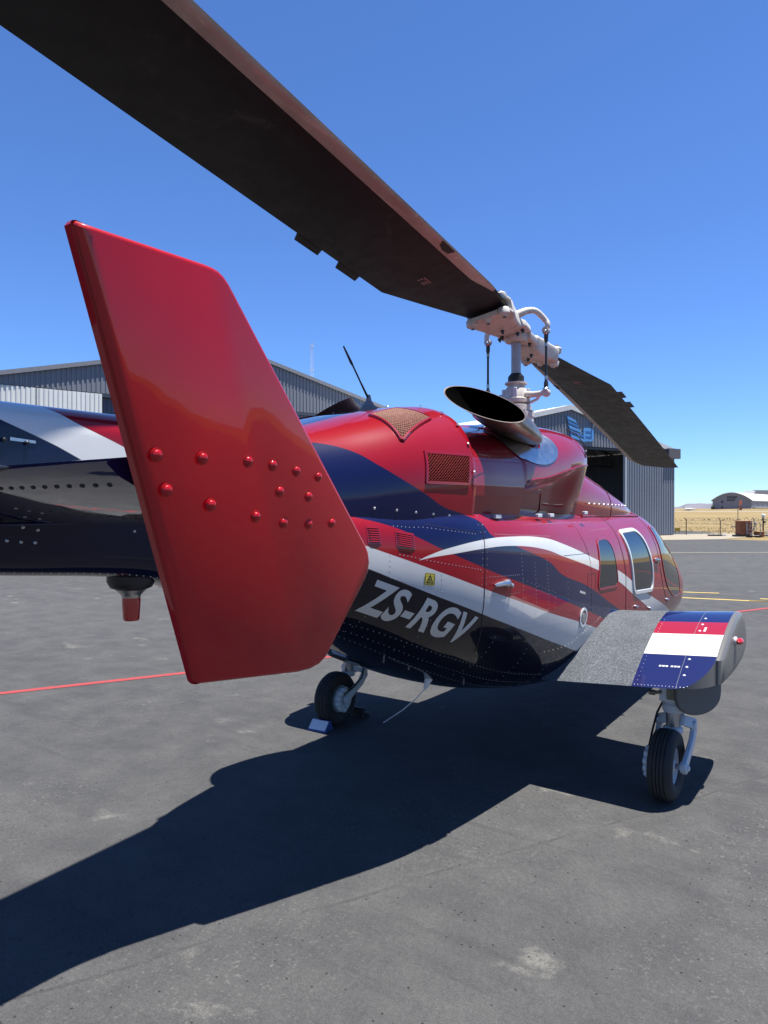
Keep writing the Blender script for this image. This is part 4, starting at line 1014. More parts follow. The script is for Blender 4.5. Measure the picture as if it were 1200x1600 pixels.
# ---- exhausts
b_ = NB('heat tinted exhaust steel'); co_ = b_.coord()
b_.set(Base_Color=b_.mix(b_.ramp(b_.noise(co_, 5, 4), [(.35, 0), (.65, 1)]), (.20, .155, .12), (.38, .32, .26)), Metallic=.9, Roughness=.36); M['exh'] = b_.mat
M['soot'] = plain('soot', (.002, .002, .002), .9, 0, .1, spec=0)
def exhaust(sd):
    L = Vector((.42, -1.187, 2.54)); Rr = Vector((.80, -.913, 2.418)); c = (L+Rr)/2; A = (Rr-L)/2; B = Vector((-.125, .175, .118))
    cm = Vector((.64, -.72, 2.385)); Am = Vector((.15, .19, -.05)); Bm = Vector((-.17, .13, .125))
    c3 = Vector((.50, -.55, 2.385)); A3 = Vector((.06, .235, -.02)); B3 = Vector((-.18, .05, .115))
    def ring(c, A, B, s=1.0): return [c + A*s*math.cos(2*math.pi*k/48) + B*s*math.sin(2*math.pi*k/48) for k in range(48)]
    sec = []
    for i in range(17):
        t = i/16; w0, w1, w2 = (1-t)**2, 2*t*(1-t), t*t
        sec.append(ring(c3*w0 + cm*w1 + c*w2, A3*w0 + Am*w1 + A*w2, B3*w0 + Bm*w1 + B*w2, 1 + .02*max(0, t-.92)*12))
    def mid(t, sc):
        w0, w1, w2 = (1-t)**2, 2*t*(1-t), t*t
        return ring(c3*w0 + cm*w1 + c*w2, (A3*w0 + Am*w1 + A*w2), (B3*w0 + Bm*w1 + B*w2), sc)
    inner = [mid(1, .985), mid(.93, .965), mid(.85, .95), mid(.75, .94), mid(.6, .92), mid(.45, .90)]
    mx = lambda P: [(p.x*sd, p.y, p.z) for p in P]
    mb = MB(); mb.loft([mx(r) for r in sec] + [mx(inner[0])], cap=False); o = mb.build('exhaust_duct', M['exh'], heli, angle=60)
    mb = MB(); mb.loft([mx(r) for r in inner], cap=False, cap2=True); mb.build('duct_liner', M['soot'], o)
    # bright collar plate lapped on the cowl
    mb = MB(); rows = []
    for s_, dz in ((.4, .0), (.7, .0), (1.0, .0), (1.26, .0)):
        row = []
        for k in range(49):
            a = 2*math.pi*k/48; p = Vector((.63, -.52, 2.285)) + Vector((.03, .265, -.01))*s_*math.cos(a) + Vector((-.16, .02, .105))*s_*math.sin(a)
            # sit the plate on the nacelle skin
            w, zt, zc, xb = [pch(ysF, [f[j] for f in FW], p.y) for j in (1, 2, 3, 4)]
            ang = math.atan2((p.z-zc)/(zt-zc) if p.z > zc else 0, p.x/w); n_ = 2.7
            cx_, sx_ = abs(math.cos(ang)), abs(math.sin(ang)); rr = 1/((cx_**n_ + sx_**n_)**(1/n_))
            row.append((sd*(w*rr*cx_ + .006), p.y, zc + (zt-zc)*rr*sx_ + .006))
        rows.append(row)
    mb.loft(rows, cap=False, closed=False); mb.build('collar_plate', M['alu'], o, angle=60)
    return o
exhaust(1); exhaust(-1)

# ---- cowl antenna
mb = MB(); mb.lathe([(.05, 2.44), (.05, 2.468), (.036, 2.482), (.018, 2.51), (.010, 2.545)], (0, -1.36, 0), (0, 0, 1), 16); o = mb.build('antenna_mount', M['trim'], heli)
mb = MB(); mb.tube([(0, -1.37, 2.53), (0, -1.45, 2.62), (0, -1.51, 2.69), (0, -1.53, 2.71), (0, -1.60, 2.79)], [.007, .005, .005, .008, .0045], 8); mb.build('whip', M['dark'], o)

# ---- tail boom
b_lv = livery('tail boom livery', [(WHITE, [(-4.6, 2.5)] + [(-3.9, 2.30), (-3.75, 2.215)] + CV['bL1'] + [(-3.0, 1.86)], [(-4.0, 2.60)] + [(-3.6, 2.33)] + CV['bL2'] + [(-2.9, 1.92)]), (RED, [(-4.0, 2.60), (-3.6, 2.33)] + CV['bL2'] + [(-2.9, 1.92), (-2.4, 1.88)], None)], NAVY, wave=.04)
mb = MB(); rings = []
for i in range(70):
    y = -6.9 + i*4.46/69; ys_ = [s[0] for s in BOOM]; rings.append(ring_super(y, *[pch(ys_, [s[k] for s in BOOM], y) for k in range(1, 7)], 64))
mb.loft(rings); boom = mb.build('tail_boom', b_lv, heli, angle=60)
mb = MB(); mb.tube([sp(boom_x, (-3.95 + i*.05, 1.818), .002) for i in range(24)], .006, 8); mb.build('lap_strip', M['navy'], boom)
mb = MB()
for q in CV['boomscrews']: rivet(sp(boom_x, q), nrm(boom_x, *q), .007, .004, mb)
for i in range(40):
    y = -4.0 + i*.032; w, zc, zt, zb, nu, nl = [pch(ys_, [s[k] for s in BOOM], y) for k in range(1, 7)]; z = lerp(zc, zb, .97); rivet(sp(boom_x, (y, z)), nrm(boom_x, y, z), .004, .003, mb)
mb.build('boom_screw', M['alu'], boom, kind='stuff')
o = patch('data_plate', CV['plate'], boom_x, .004, M['alu'], boom)
for p in ((-3.60, 2.089), (-3.527, 2.084)):
    mb = MB(); mb.lathe([(.007, -.004), (.007, .01), (.003, .013)], sp(boom_x, p), nrm(boom_x, *p), 10); mb.build('plate_screw', M['dark'], o)
# anti collision beacon under the boom
mb = MB(); mb.lathe([(.095, 1.64), (.095, 1.572), (.082, 1.548), (.055, 1.536)], (0, -2.985, 0), (0, 0, 1), 28); bea = mb.build('beacon', M['dark'], heli)
mb = MB(); mb.lathe([(.062, 1.54), (.045, 1.522), (.038, 1.515), (.036, 1.505)], (0, -2.985, 0), (0, 0, 1), 28); mb.build('beacon_ring', M['alu'], bea)
b_ = NB('red lens'); b_.set(Base_Color=(.42, .007, .007), Roughness=.12, Coat_Weight=1.0); M['lens'] = b_.mat
mb = MB(); mb.lathe([(.036, 1.508), (.037, 1.49), (.033, 1.42), (.029, 1.412), (.005, 1.41)], (0, -2.985, 0), (0, 0, 1), 28)
mb.build('beacon_lens', M['lens'], bea)
# tail cone fin, tail rotor (beyond the frame)
mb = MB(); mb.loft([[(-.04, -6.2, 2.05), (.04, -6.2, 2.05), (.05, -6.6, 2.05), (.02, -6.95, 2.05), (-.02, -6.95, 2.05), (-.05, -6.6, 2.05)], [(-.03, -7.1, 3.3), (.03, -7.1, 3.3), (.035, -7.35, 3.3), (.015, -7.6, 3.3), (-.015, -7.6, 3.3), (-.035, -7.35, 3.3)]]); mb.build('tail_fin', M['red'], heli, bevel=.01)
mb = MB(); mb.cyl((-.05, -7.0, 2.45), (-.32, -7.0, 2.45), .05, .05, 12)
tr = mb.build('tail_rotor_hub', M['dark'], heli)
for s in (-1, 1):
    mb = MB(); mb.box((-.32, -7.09, 2.45 + (.1 if s > 0 else -1.0)), (-.30, -6.91, 2.45 + (1.0 if s > 0 else -.1))); mb.build('tail_rotor_blade', M['dark'], tr, bevel=.006)

# ---- stabiliser and end plate fins
ST = [(-3.83, 1.978), (-3.72, 1.992), (-3.55, 2.004), (-3.38, 2.000), (-3.24, 1.982), (-3.14, 1.950), (-3.09, 1.918), (-3.075, 1.895), (-3.085, 1.868), (-3.13, 1.838), (-3.22, 1.818), (-3.33, 1.815), (-3.46, 1.832), (-3.60, 1.862), (-3.73, 1.905), (-3.80, 1.94), (-3.83, 1.966)]
KS = (CX-1.34)/(CX-1.2)      # the section was read at the tip; bring it to the fin's own plane
ST = [(CY + (y-CY)*KS, CZ + (z-CZ)*KS) for y, z in ST]
STm = [Vector(q) for q in ST]
mb = MB(); rings = []
for x in [-1.275 + i*2.55/20 for i in range(21)]: rings.append([(x, q.x, q.y) for q in STm])
mb.loft(rings); M['navystab'] = gloss('polished navy paint', (.006, .009, .05), ior=1.85)
stab = mb.build('stabilizer', M['navystab'], heli, angle=50)
def st_lo(y):           # underside height of the stabiliser
    P = ST[7:]
    for a, b in zip(P, P[1:]):
        if b[0] <= y <= a[0]: return lerp(a[1], b[1], (a[0]-y)/(a[0]-b[0]))
    return P[-1][1]
yT = ST[0][0]
mb = MB(); mb.tube([(.70, yT-.002, ST[0][1]-.006), (.74, yT-.005, ST[0][1]-.006), (.86, yT-.005, ST[0][1]-.006), (.90, yT-.002, ST[0][1]-.006)], [.004, .008, .008, .004], 8); mb.build('static_wick_mount', M['dark'], stab)
mb = MB()
for i in range(15): rivet((.50 + i*.05, yT+.055, st_lo(yT+.055)), (0, -.5, -1), .0065, .005, mb)
for i in range(14): y = yT+.20+i*.012; rivet((.66 + i*.036, y, st_lo(y)), (0, 0, -1), .0045, .003, mb)
mb.build('stab_screw', M['dark'], stab, kind='stuff')
CANT = .205
FO = FIN_OUTLINE
iC0, iC1 = 3, len(FO)-4
def te_d(y, z):         # distance ahead of the trailing edge
    (ya, za), (yb, zb_) = FO[0], FO[-1]; return y - lerp(ya, yb, (za-z)/(za-zb_))
M['finred'] = gloss('fin red paint', (.43, .0055, .011), ior=1.4)
def fin(sd):
    n = len(FO); c = Vector((sum(q[0] for q in FO)/n, sum(q[1] for q in FO)/n)); rings = []
    def X(q, base): return base - .020*max(0, 1 - te_d(*q)/.066) if base > 1.3 else base + .048*max(0, 1 - te_d(*q)/.15)
    def inset(q, d):
        i = FO.index(q); t = Vector(FO[(i+1) % n])-Vector(FO[i-1]); t.normalize(); nn = Vector((t.y, -t.x)); 
        if nn.dot(c-Vector(q)) < 0: nn = -nn
        r = Vector(q)+nn*d; return (r.x, r.y)
    prof = [(.011, 0), (.006, .0012), (.0025, .0035), (.0006, .0075), (0, .012)]
    outer = [(d, 1.34, -h) for d, h in prof]; inner = [(d, 1.266, h) for d, h in reversed(prof)]
    for d, base, h in outer + inner:
        rings.append([(X(q, base)*sd + (h + CANT*(q[1]-1.95))*sd, *inset(q, d)) for q in FO])
    if sd < 0: rings = [[(x, y-.08, z) for x, y, z in r] for r in rings]
    mb = MB(); mb.loft(rings, cap=False)
    main = list(range(iC0, iC1+1)); strip_ = list(range(iC1, n)) + list(range(0, iC0+1))
    mb.f += [tuple(main), tuple(strip_)]; mb.m += [0, 0]
    o0 = (len(rings)-1)*n; mb.f.append(tuple(o0+k for k in range(n))); mb.m.append(0)
    o = mb.build('end_plate_fin', M['finred'], heli, angle=34)
    bolts = FIN_BOLTS
    me0 = None
    for i, q in enumerate(bolts):
        if me0 is None:
            mb = MB(); mb.lathe([(.0145, -.002), (.0145, .0010), (.0113, .0014), (.0106, .004), (.0080, .0066), (.004, .0080), (.001, .0083)], (0, 0, 0), (sd, 0, -CANT*1.0), 20); b0 = mb.build('bolt', M['finred'], o); me0 = b0
        else: b0 = inst(me0)
        b0.parent = o; b0.location = ((1.34 + CANT*(q[1]-1.95))*sd, q[0] - (.08 if sd < 0 else 0), q[1])
    return o
fin(1); fin(-1)
# ---- sponsons
def spon_mat():
    b = NB('sponson paint'); co = b.coord('Object'); s = b.n('ShaderNodeSeparateXYZ'); b.l(co, s.inputs[0]); X, Y, Z = s.outputs
    ax = b.math('ABSOLUTE', X)
    def st(v, e, w=.002): return b.math('MULTIPLY_ADD', b.math('SUBTRACT', v, e), 1/w, .5, clamp=True)
    nv = (0.00474, 0.00869, 0.06715)
    c = b.mix(st(Y, .085), nv, (0.5372, 0.5254, 0.4819)); c = b.mix(st(Y, .315), c, (0.2607, 0.00553, 0.0158)); c = b.mix(st(Y, .485), c, nv)
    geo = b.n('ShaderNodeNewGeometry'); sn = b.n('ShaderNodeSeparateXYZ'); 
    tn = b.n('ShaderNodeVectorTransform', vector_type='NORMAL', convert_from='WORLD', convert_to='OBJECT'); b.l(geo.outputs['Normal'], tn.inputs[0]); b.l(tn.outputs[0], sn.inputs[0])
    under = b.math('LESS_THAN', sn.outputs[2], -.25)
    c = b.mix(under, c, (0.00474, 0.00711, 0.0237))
    cap = b.math('MAXIMUM', b.math('GREATER_THAN', ax, 1.6522), b.math('MULTIPLY', b.math('GREATER_THAN', ax, 1.46), b.math('MULTIPLY', b.math('LESS_THAN', b.math('ABSOLUTE', sn.outputs[2]), .3), b.math('LESS_THAN', Y, .12))))
    c = b.mix(cap, c, (0.1067, 0.1043, 0.09954))
    walk = b.math('MULTIPLY', b.math('MULTIPLY', st(b.math('MULTIPLY_ADD', Y, -.25, ax), .65), b.math('SUBTRACT', 1, st(ax, 1.205))), b.math('SUBTRACT', 1, under))
    n1 = b.noise(co, 70, 5, .8); n2 = b.noise(co, 330, 2, .7); n3 = b.noise(co, 7, 4, .6)
    wc = b.mix(b.ramp(n1, [(.35, 0), (.65, 1)]), (0.04345, 0.04898, 0.05688), (0.1462, 0.158, 0.1738))
    wc = b.mix(b.ramp(n2, [(.60, 0), (.68, 1)]), wc, (0.4898, 0.5056, 0.5214)); wc = b.mix(b.math('MULTIPLY', b.ramp(n3, [(.4, 0), (.7, 1)]), .3), wc, (0.0474, 0.05135, 0.0553))
    c = b.mix(walk, c, wc); b.p.inputs['Specular IOR Level'].default_value = .15; b.set(Base_Color=c)
    rest = b.math('SUBTRACT', 1, walk)
    b.l(b.math('MULTIPLY', rest, b.math('MULTIPLY_ADD', cap, -.7, 1)), b.p.inputs['Coat Weight']); b.p.inputs['Coat Roughness'].default_value = .05
    b.l(b.math('MULTIPLY_ADD', walk, .35, .4), b.p.inputs['Roughness'])
    q = b.n('ShaderNodeBump'); q.inputs['Distance'].default_value = .006; b.l(b.math('MULTIPLY', walk, 1.0), q.inputs['Strength']); b.l(b.math('ADD', n1, n2), q.inputs['Height']); b.l(q.outputs[0], b.p.inputs['Normal'])
    return b.mat
M['spon'] = spon_mat()
def spon_section(x, n=40):
    """airfoil ring at span x (y, z), starting at the trailing edge over the top"""
    te = Vector((-.20, lerp(.700, .775, (x-.58)/1.03))); le = Vector((1.05 + .10*max(0, (1.0-x)), lerp(.80, .90, (x-.58)/1.03)))
    T = .44*lerp(1.04, .98, (x-.6)/1.05); ch = le.x-te.x
    u = max(0, min(1, (x-1.45)/.205)); tmin = .24*(1-math.sqrt(max(0, 1-u*u)))        # rounded rear tip corner
    up, lo = [], []
    for k in range(n+1):
        t = lerp(tmin, 1, .5-.5*math.cos(math.pi*k/n)); s = 1-t
        yt = 5*T*(.2969*math.sqrt(max(0, s)) - .126*s - .3516*s*s + .2843*s**3 - .1036*s**4)*ch
        base = te + (le-te)*t; up.append((base.x, base.y+yt)); lo.append((base.x, base.y - yt*.34))
    return up + list(reversed(lo[1 if tmin < .002 else 0:-1])) + ([] if tmin >= .002 else [up[0]])
def sponson(sd):
    mb = MB(); rings = []
    for i in range(36):
        x = lerp(.45, 1.45, i/23) if i < 24 else lerp(1.45, 1.652, ((i-23)/12)**.7); rings.append([(x*sd, y, z) for y, z in spon_section(x)])
    S0 = spon_section(1.652); cc = Vector((sum(p[0] for p in S0)/len(S0), sum(p[1] for p in S0)/len(S0)))
    for k in range(1, 9):
        a = k/8; s = 1 - a**2.6*.96 ; x = 1.6525 + .048*(1-(1-a)**2.4)
        rings.append([(x*sd, cc.x + (p[0]-cc.x)*s, cc.y + (p[1]-cc.y)*s) for p in S0])
    mb.loft(rings); o = mb.build('sponson', M['spon'], heli, angle=30)
    mb = MB(); mb.tube([(1.225*sd, -.199 + .0, .744), (1.225*sd, -.16, .766)], .001, 4)
    mb = MB(); prev = None
    for xx in (1.47,):
        sec = spon_section(xx)[:41]; mb.tube([(xx*sd, y, z+.0005) for y, z in sec if y < 1.0], .0011, 5)
    mb.build('panel_seam', M['trim'], o)
    mb = MB(); sec = spon_section(1.505)[:41]
    def topz(x, y):
        S_ = spon_section(x)[:41]
        for a, b in zip(S_, S_[1:]):
            if a[0] <= y <= b[0]: return lerp(a[1], b[1], (y-a[0])/(b[0]-a[0]))
        return S_[0][1]
    for y in (-.09, -.02, .05, .36, .45, .55): rivet((1.497*sd, y, topz(1.497, y)), (0, -.35, 1), .010, .004, mb)
    mb.build('access_screw', M['gear'], o, kind='stuff')
    mb = MB()
    for k in range(16): x = 1.22 + k*.021; rivet((x*sd, -.185, topz(x, -.185)), (0, -.5, 1), .0045, .003, mb)
    for y in [i*.035 - .15 for i in range(20)]:
        rivet((.84*sd, y, topz(.84, y)), (0, -.5, 1), .004, .002, mb); rivet((1.23*sd, y, topz(1.23, y)), (0, -.5, 1), .0036, .002, mb)
    mb.build('rivet_row', M['alu'], o, kind='stuff')
    if sd > 0:
        for k in range(6):
            x = 1.33 + k*.020 + (.012 if k > 2 else 0); y = -.03
            mb = MB(); mb.add([(x, y, topz(x, y)+.0015), (x+.015, y, topz(x+.015, y)+.0015), (x+.015, y+.012, topz(x+.015, y+.012)+.0015), (x, y+.012, topz(x, y+.012)+.0015)], [(0,1,2,3)]); mb.build('small_print', M['white'], o, smooth=False)
        for k in range(3):
            x = 1.50+k*.0; y = .35 + k*.02; mb = MB(); mb.add([(1.52, y, topz(1.52, y)+.0015), (1.535, y, topz(1.535, y)+.0015), (1.535, y+.015, topz(1.535, y+.015)+.0015), (1.52, y+.015, topz(1.52, y+.015)+.0015)], [(0,1,2,3)]); mb.build('small_print', M['white'], o, smooth=False)
    # navigation light on the tip
    mb = MB(); mb.lathe([(.001, -.05), (.018, -.03), (.024, 0), (.022, .03), (.012, .055), (.001, .065)], (1.728*sd, .44, .985), (0, 1, -.05), 16); mb.build('nav_light', M['lens'], o)
    mb = MB(); mb.lathe([(.03, -.02), (.03, .008), (.024, .012)], (1.70*sd, .44, .985), (sd, 0, 0), 14); mb.build('nav_light_base', M['gear'], o)
    # wheel bay door hanging below the tip
    A_, B_ = Vector((1.42, .02, 0)), Vector((1.625, .34, 0)); dd = B_-A_; nn = Vector((-dd.y, dd.x, 0)).normalized()*.016
    pts = [(0, .82), (1, .82)] + [(.5 + .5*math.cos(a), .67 - .145*math.sin(a)**.8) for a in [math.pi*k/18 for k in range(19)]]
    def dp_(u, z, o_): q = A_ + dd*u + nn*o_; return (q.x*sd, q.y, z)
    mb = MB(); mb.loft([[dp_(u, z, -1) for u, z in pts], [dp_(u, z, 1) for u, z in pts]]); mb.build('bay_door', M['gear_grey'], o, bevel=.01)
    return o
M['gear_grey'] = plain('mid grey paint', (.12, .118, .112), .45, 0, .06)
sponson(1); sponson(-1)

# ---- main landing gear
def tyre_prof(R, W, rim):
    h = R-rim
    return [(rim, -W*.36), (rim+h*.25, -W*.47), (rim+h*.55, -W*.5), (rim+h*.8, -W*.44), (R-h*.06, -W*.31), (R-.004, -W*.25), (R-.004, -W*.235), (R-.010, -W*.23), (R-.010, -W*.20), (R-.001, -W*.19),
            (R, -W*.09), (R-.009, -W*.08), (R-.009, -W*.05), (R, -W*.04), (R, W*.04), (R-.009, W*.05), (R-.009, W*.08), (R, W*.09), (R-.001, W*.19), (R-.010, W*.20), (R-.010, W*.23), (R-.004, W*.235), (R-.004, W*.25), (R-h*.06, W*.31), (rim+h*.8, W*.44), (rim+h*.55, W*.5), (rim+h*.25, W*.47), (rim, W*.36)]
def wheel(cx, cy, R, W, rim, parent, out):
    ax = (1, 0, 0)
    mb = MB(); mb.lathe([(rim-.003, -W*.34)] + tyre_prof(R, W, rim) + [(rim-.003, W*.34)], (cx, cy, R), ax, 56, cap=False); t_ = mb.build('tyre', M['rubber'], parent, angle=50)
    mb = MB(); mb.lathe([(rim+.012, W*.40), (rim+.012, W*.34), (rim-.006, W*.30), (rim-.018, W*.12), (rim*.55, W*.06), (rim*.52, W*.16), (rim*.34, W*.20), (rim*.30, W*.34), (.012, W*.36),
                        (.01, -W*.36), (rim*.4, -W*.30), (rim-.018, -W*.2), (rim-.006, -W*.30), (rim+.012, -W*.34), (rim+.012, -W*.40)] if out > 0 else
                       [(rim+.012, -W*.40), (rim+.012, -W*.34), (rim-.006, -W*.30), (rim-.018, -W*.12), (rim*.55, -W*.06), (rim*.52, -W*.16), (rim*.34, -W*.20), (rim*.30, -W*.34), (.012, -W*.36), (.01, W*.36), (rim*.4, W*.30), (rim-.018, W*.2), (rim-.006, W*.30), (rim+.012, W*.34), (rim+.012, W*.40)], (cx, cy, R), ax, 40, cap=False)
    for k in range(8):
        a = 2*math.pi*k/8; c, s = math.cos(a), math.sin(a); p = Vector((cx + out*W*.06, cy + c*rim*.55, R + s*rim*.55)); q = Vector((cx + out*W*.14, cy + c*(rim-.012), R + s*(rim-.012))); mb.tube([p, q], .010, 6)
    mb.build('rim', M['gear'], parent, angle=40)
    return t_
def main_gear(sd):
    x = 1.37*sd
    mb = MB()
    mb.lathe([(.062, .52), (.068, .54), (.068, .575), (.060, .58), (.058, .80)], (x, .17, 0), (0, .02, 1), 24)          # outer cylinder
    mb.box((x-.07, .10, .60), (x+.07, .14, .78)); mb.box((x-.055, .20, .56), (x+.055, .245, .74))
    g = mb.build('landing_gear', M['gear'], heli, angle=40, bevel=.004)
    mb = MB(); mb.lathe([(.044, .40), (.044, .53)], (x, .175, 0), (0, 0, 1), 20); mb.build('piston', M['steel'], g)
    mb = MB(); mb.lathe([(.058, .385), (.062, .395), (.062, .42), (.05, .43)], (x, .175, 0), (0, 0, 1), 20); mb.box((x-.03, .21, .40), (x+.03, .27, .56)); mb.build('gland', M['gear'], g, bevel=.004)
    # yoke over the tyre and the two fork blades down to the axle
    def bar(pts, w, th):
        m = MB(); rings = []
        for (px_, py_, pz_), ww in zip(pts, w):
            i = [tuple(q) for q in pts].index((px_, py_, pz_)); a = Vector(pts[max(0, i-1)]); b = Vector(pts[min(len(pts)-1, i+1)]); t = (b-a).normalized(); u = Vector((1, 0, 0)); n = t.cross(u).normalized(); p = Vector((px_, py_, pz_))
            rings.append([p + n*ww + u*th, p + n*ww - u*th, p - n*ww - u*th, p - n*ww + u*th])
        m.loft(rings); return m
    for e in (1, -1):
        ex = x + e*sd*.108
        pts = [(x + e*sd*.05, .20, .47), (ex-.0*e, .265, .44), (ex, .275, .395), (ex, .21, .33), (ex, .12, .285), (ex, .05, .25), (ex, -.02, .215)]
        m = bar(pts, [.034, .040, .036, .030, .030, .032, .038], .016); m.lathe([(.034, -.022), (.034, .022)], (ex, 0, .225), (1, 0, 0), 18); m.lathe([(.018, -.034), (.018, .034)], (ex, 0, .225), (1, 0, 0), 12)
        m.lathe([(.03, -.02), (.03, .02)], (ex, .262, .43), (1, 0, 0), 14)
        m.build('fork_blade', M['gear'], g, bevel=.006)
    mb = MB(); mb.tube([(x-.13, 0, .225), (x+.13, 0, .225)], .016, 12); mb.build('axle', M['steel'], g)
    # torque links
    for pts in ([(x, .235, .555), (x, .315, .49)], [(x, .315, .49), (x, .265, .42)]):
        mb = MB(); a, b = Vector(pts[0]), Vector(pts[1])
        for o_ in (-.035, .035): mb.tube([a+Vector((o_, 0, 0)), b+Vector((o_*.5, 0, 0))], .011, 8)
        mb.build('torque_link', M['gear'], g)
    wheel(x, 0, .225, .155, .118, g, sd)
    # brake with scalloped housing on the inboard side
    mb = MB(); bx = x - sd*.092
    for k in range(6):
        a = R_(100 + k*32); mb.lathe([(.026, -.03), (.026, .022), (.020, .03)] if sd < 0 else [(.020, -.03), (.026, -.022), (.026, .03)], (bx, math.cos(a)*.082, .225 + math.sin(a)*.082), (1, 0, 0), 12)
    mb.lathe([(.045, -.012), (.108, -.012), (.108, .012), (.045, .012)], (bx + sd*.012, 0, .225), (1, 0, 0), 30)
    mb.build('brake', M['gear'], g, angle=45)
    mb = MB(); mb.tube([(x - sd*.07, .22, .58), (x - sd*.12, .25, .48), (x - sd*.135, .20, .38), (x - sd*.125, .08, .31), (x - sd*.12, -.04, .28)], .0075, 8); mb.build('brake_hose', M['dark'], g)
    mb = MB(); mb.tube([(x - .055, .10, .66), (x - .10, .08, .655)], .012, 8); mb.lathe([(.018, -.02), (.018, .02)], (x-.11, .08, .655), (1, 0, 0), 10); mb.box((x-.02, .085, .62), (x+.04, .102, .70)); mb.build('uplock_fitting', M['brassy'], g, bevel=.003)
    return g
M['brassy'] = plain('grubby green metal', (.20, .19, .13), .5, .4, .25, 30)
main_gear(1); main_gear(-1)
# nose gear
mb = MB(); mb.lathe([(.04, .36), (.045, .40), (.045, .70)], (0, 3.66, 0), (0, .06, 1), 16); ng = mb.build('nose_gear', M['gear'], heli)
for sx in (-.085, .085): wheel(sx, 3.71, .19, .11, .10, ng, 1 if sx > 0 else -1)
mb = MB(); mb.tube([(-.13, 3.71, .19), (.13, 3.71, .19)], .014, 10); mb.tube([(0, 3.67, .42), (0, 3.71, .19)], .026, 10); mb.build('axle', M['gear'], ng)

# ---- rotor mast and controls
MX, MY = 0.0, .6984
mb = MB(); mb.lathe([(.0395, 2.60), (.0395, 3.27)], (MX, MY, 0), (0, 0, 1), 28); M['mastgrey'] = plain('grey mast', (.36, .36, .37), .4, .2, .1, 20)
mast = mb.build('rotor_mast', M['mastgrey'], heli)
mb = MB(); mb.lathe([(.20, 2.36), (.19, 2.44), (.145, 2.50), (.145, 2.62), (.150, 2.625), (.150, 2.66), (.130, 2.665), (.128, 2.72), (.10, 2.73)], (MX, MY, 0), (0, 0, 1), 32); 
for k in range(10):
    a = 2*math.pi*k/10; mb.lathe([(.011, 2.66), (.011, 2.678)], (MX + .14*math.cos(a), MY + .14*math.sin(a), 0), (0, 0, 1), 6)
mb.build('mast_base', M['hub'], mast)
mb = MB(); mb.lathe([(.105, 2.735), (.122, 2.745), (.122, 2.775), (.095, 2.785), (.088, 2.86), (.075, 2.875), (.070, 2.895), (.092, 2.90), (.092, 2.915), (.06, 2.92)], (MX, MY, 0), (0, 0, 1), 32)
sw = mb.build('swashplate', M['hub'], mast)
mb = MB(); mb.lathe([(.062, 2.92), (.066, 2.925), (.066, 2.965), (.058, 2.968), (.058, 2.975), (.046, 2.985), (.046, 2.99)], (MX, MY, 0), (0, 0, 1), 28); mb.build('rubber_boot', M['black'], mast)
for k in range(4):
    a = R_(20 + 90*k); mb = MB(); c, s = math.cos(a), math.sin(a); mb.box((-.016, .085, 2.78), (.016, .115, 2.86), M=Matrix.Translation((MX, MY, 0)) @ Matrix.Rotation(a, 4, 'Z')); mb.build('scissor_lug', M['gear'], mast, bevel=.003)
LK = [Vector((.285, MY-.05, 0)), Vector((-.285, MY+.05, 0))]
for i, l in enumerate(LK):
    sg = 1 if i == 0 else -1
    mb = MB(); mb.tube([(MX + sg*.08, MY, 2.81), (MX + sg*.17, MY - sg*.02, 2.80), (l.x - sg*.02, l.y, 2.80)], [.030, .025, .020], 10); mb.lathe([(.027, -.024), (.034, -.014), (.034, .014), (.027, .024)], (l.x, l.y, 2.80), (0, 1, 0), 16); mb.build('swashplate_horn', M['hub'], mast)
    mb = MB(); mb.tube([(MX + sg*.10, MY, 2.73), (MX + sg*.19, MY-.01, 2.76), (l.x - sg*.05, l.y, 2.79)], .012, 6); mb.build('drive_link', M['gear'], mast)
    zt = 3.29
    mb = MB(); mb.tube([(l.x, l.y, 2.83), (l.x, l.y, 2.88), (l.x, l.y, 2.90), (l.x*1.0, l.y, 3.0), (l.x, l.y, 3.15), (l.x, l.y, 3.20), (l.x, l.y, 3.225), (l.x, l.y, zt)], [.018, .018, .011, .0095, .0095, .011, .017, .017], 10)
    pl = mb.build('pitch_link', M['dark'], heli)
    for z in (2.82, zt):
        mb = MB(); mb.lathe([(.010, -.03), (.026, -.014), (.026, .014), (.010, .03)], (l.x, l.y, z), (0, 1, 0), 14); mb.build('rod_end', M['steel'], pl)
    mb = MB(); mb.lathe([(.013, 2.905), (.013, 2.935)], (l.x, l.y, 0), (0, 0, 1), 6); mb.lathe([(.013, 3.175), (.013, 3.2)], (l.x, l.y, 0), (0, 0, 1), 6); mb.build('lock_nut', M['steel'], pl)

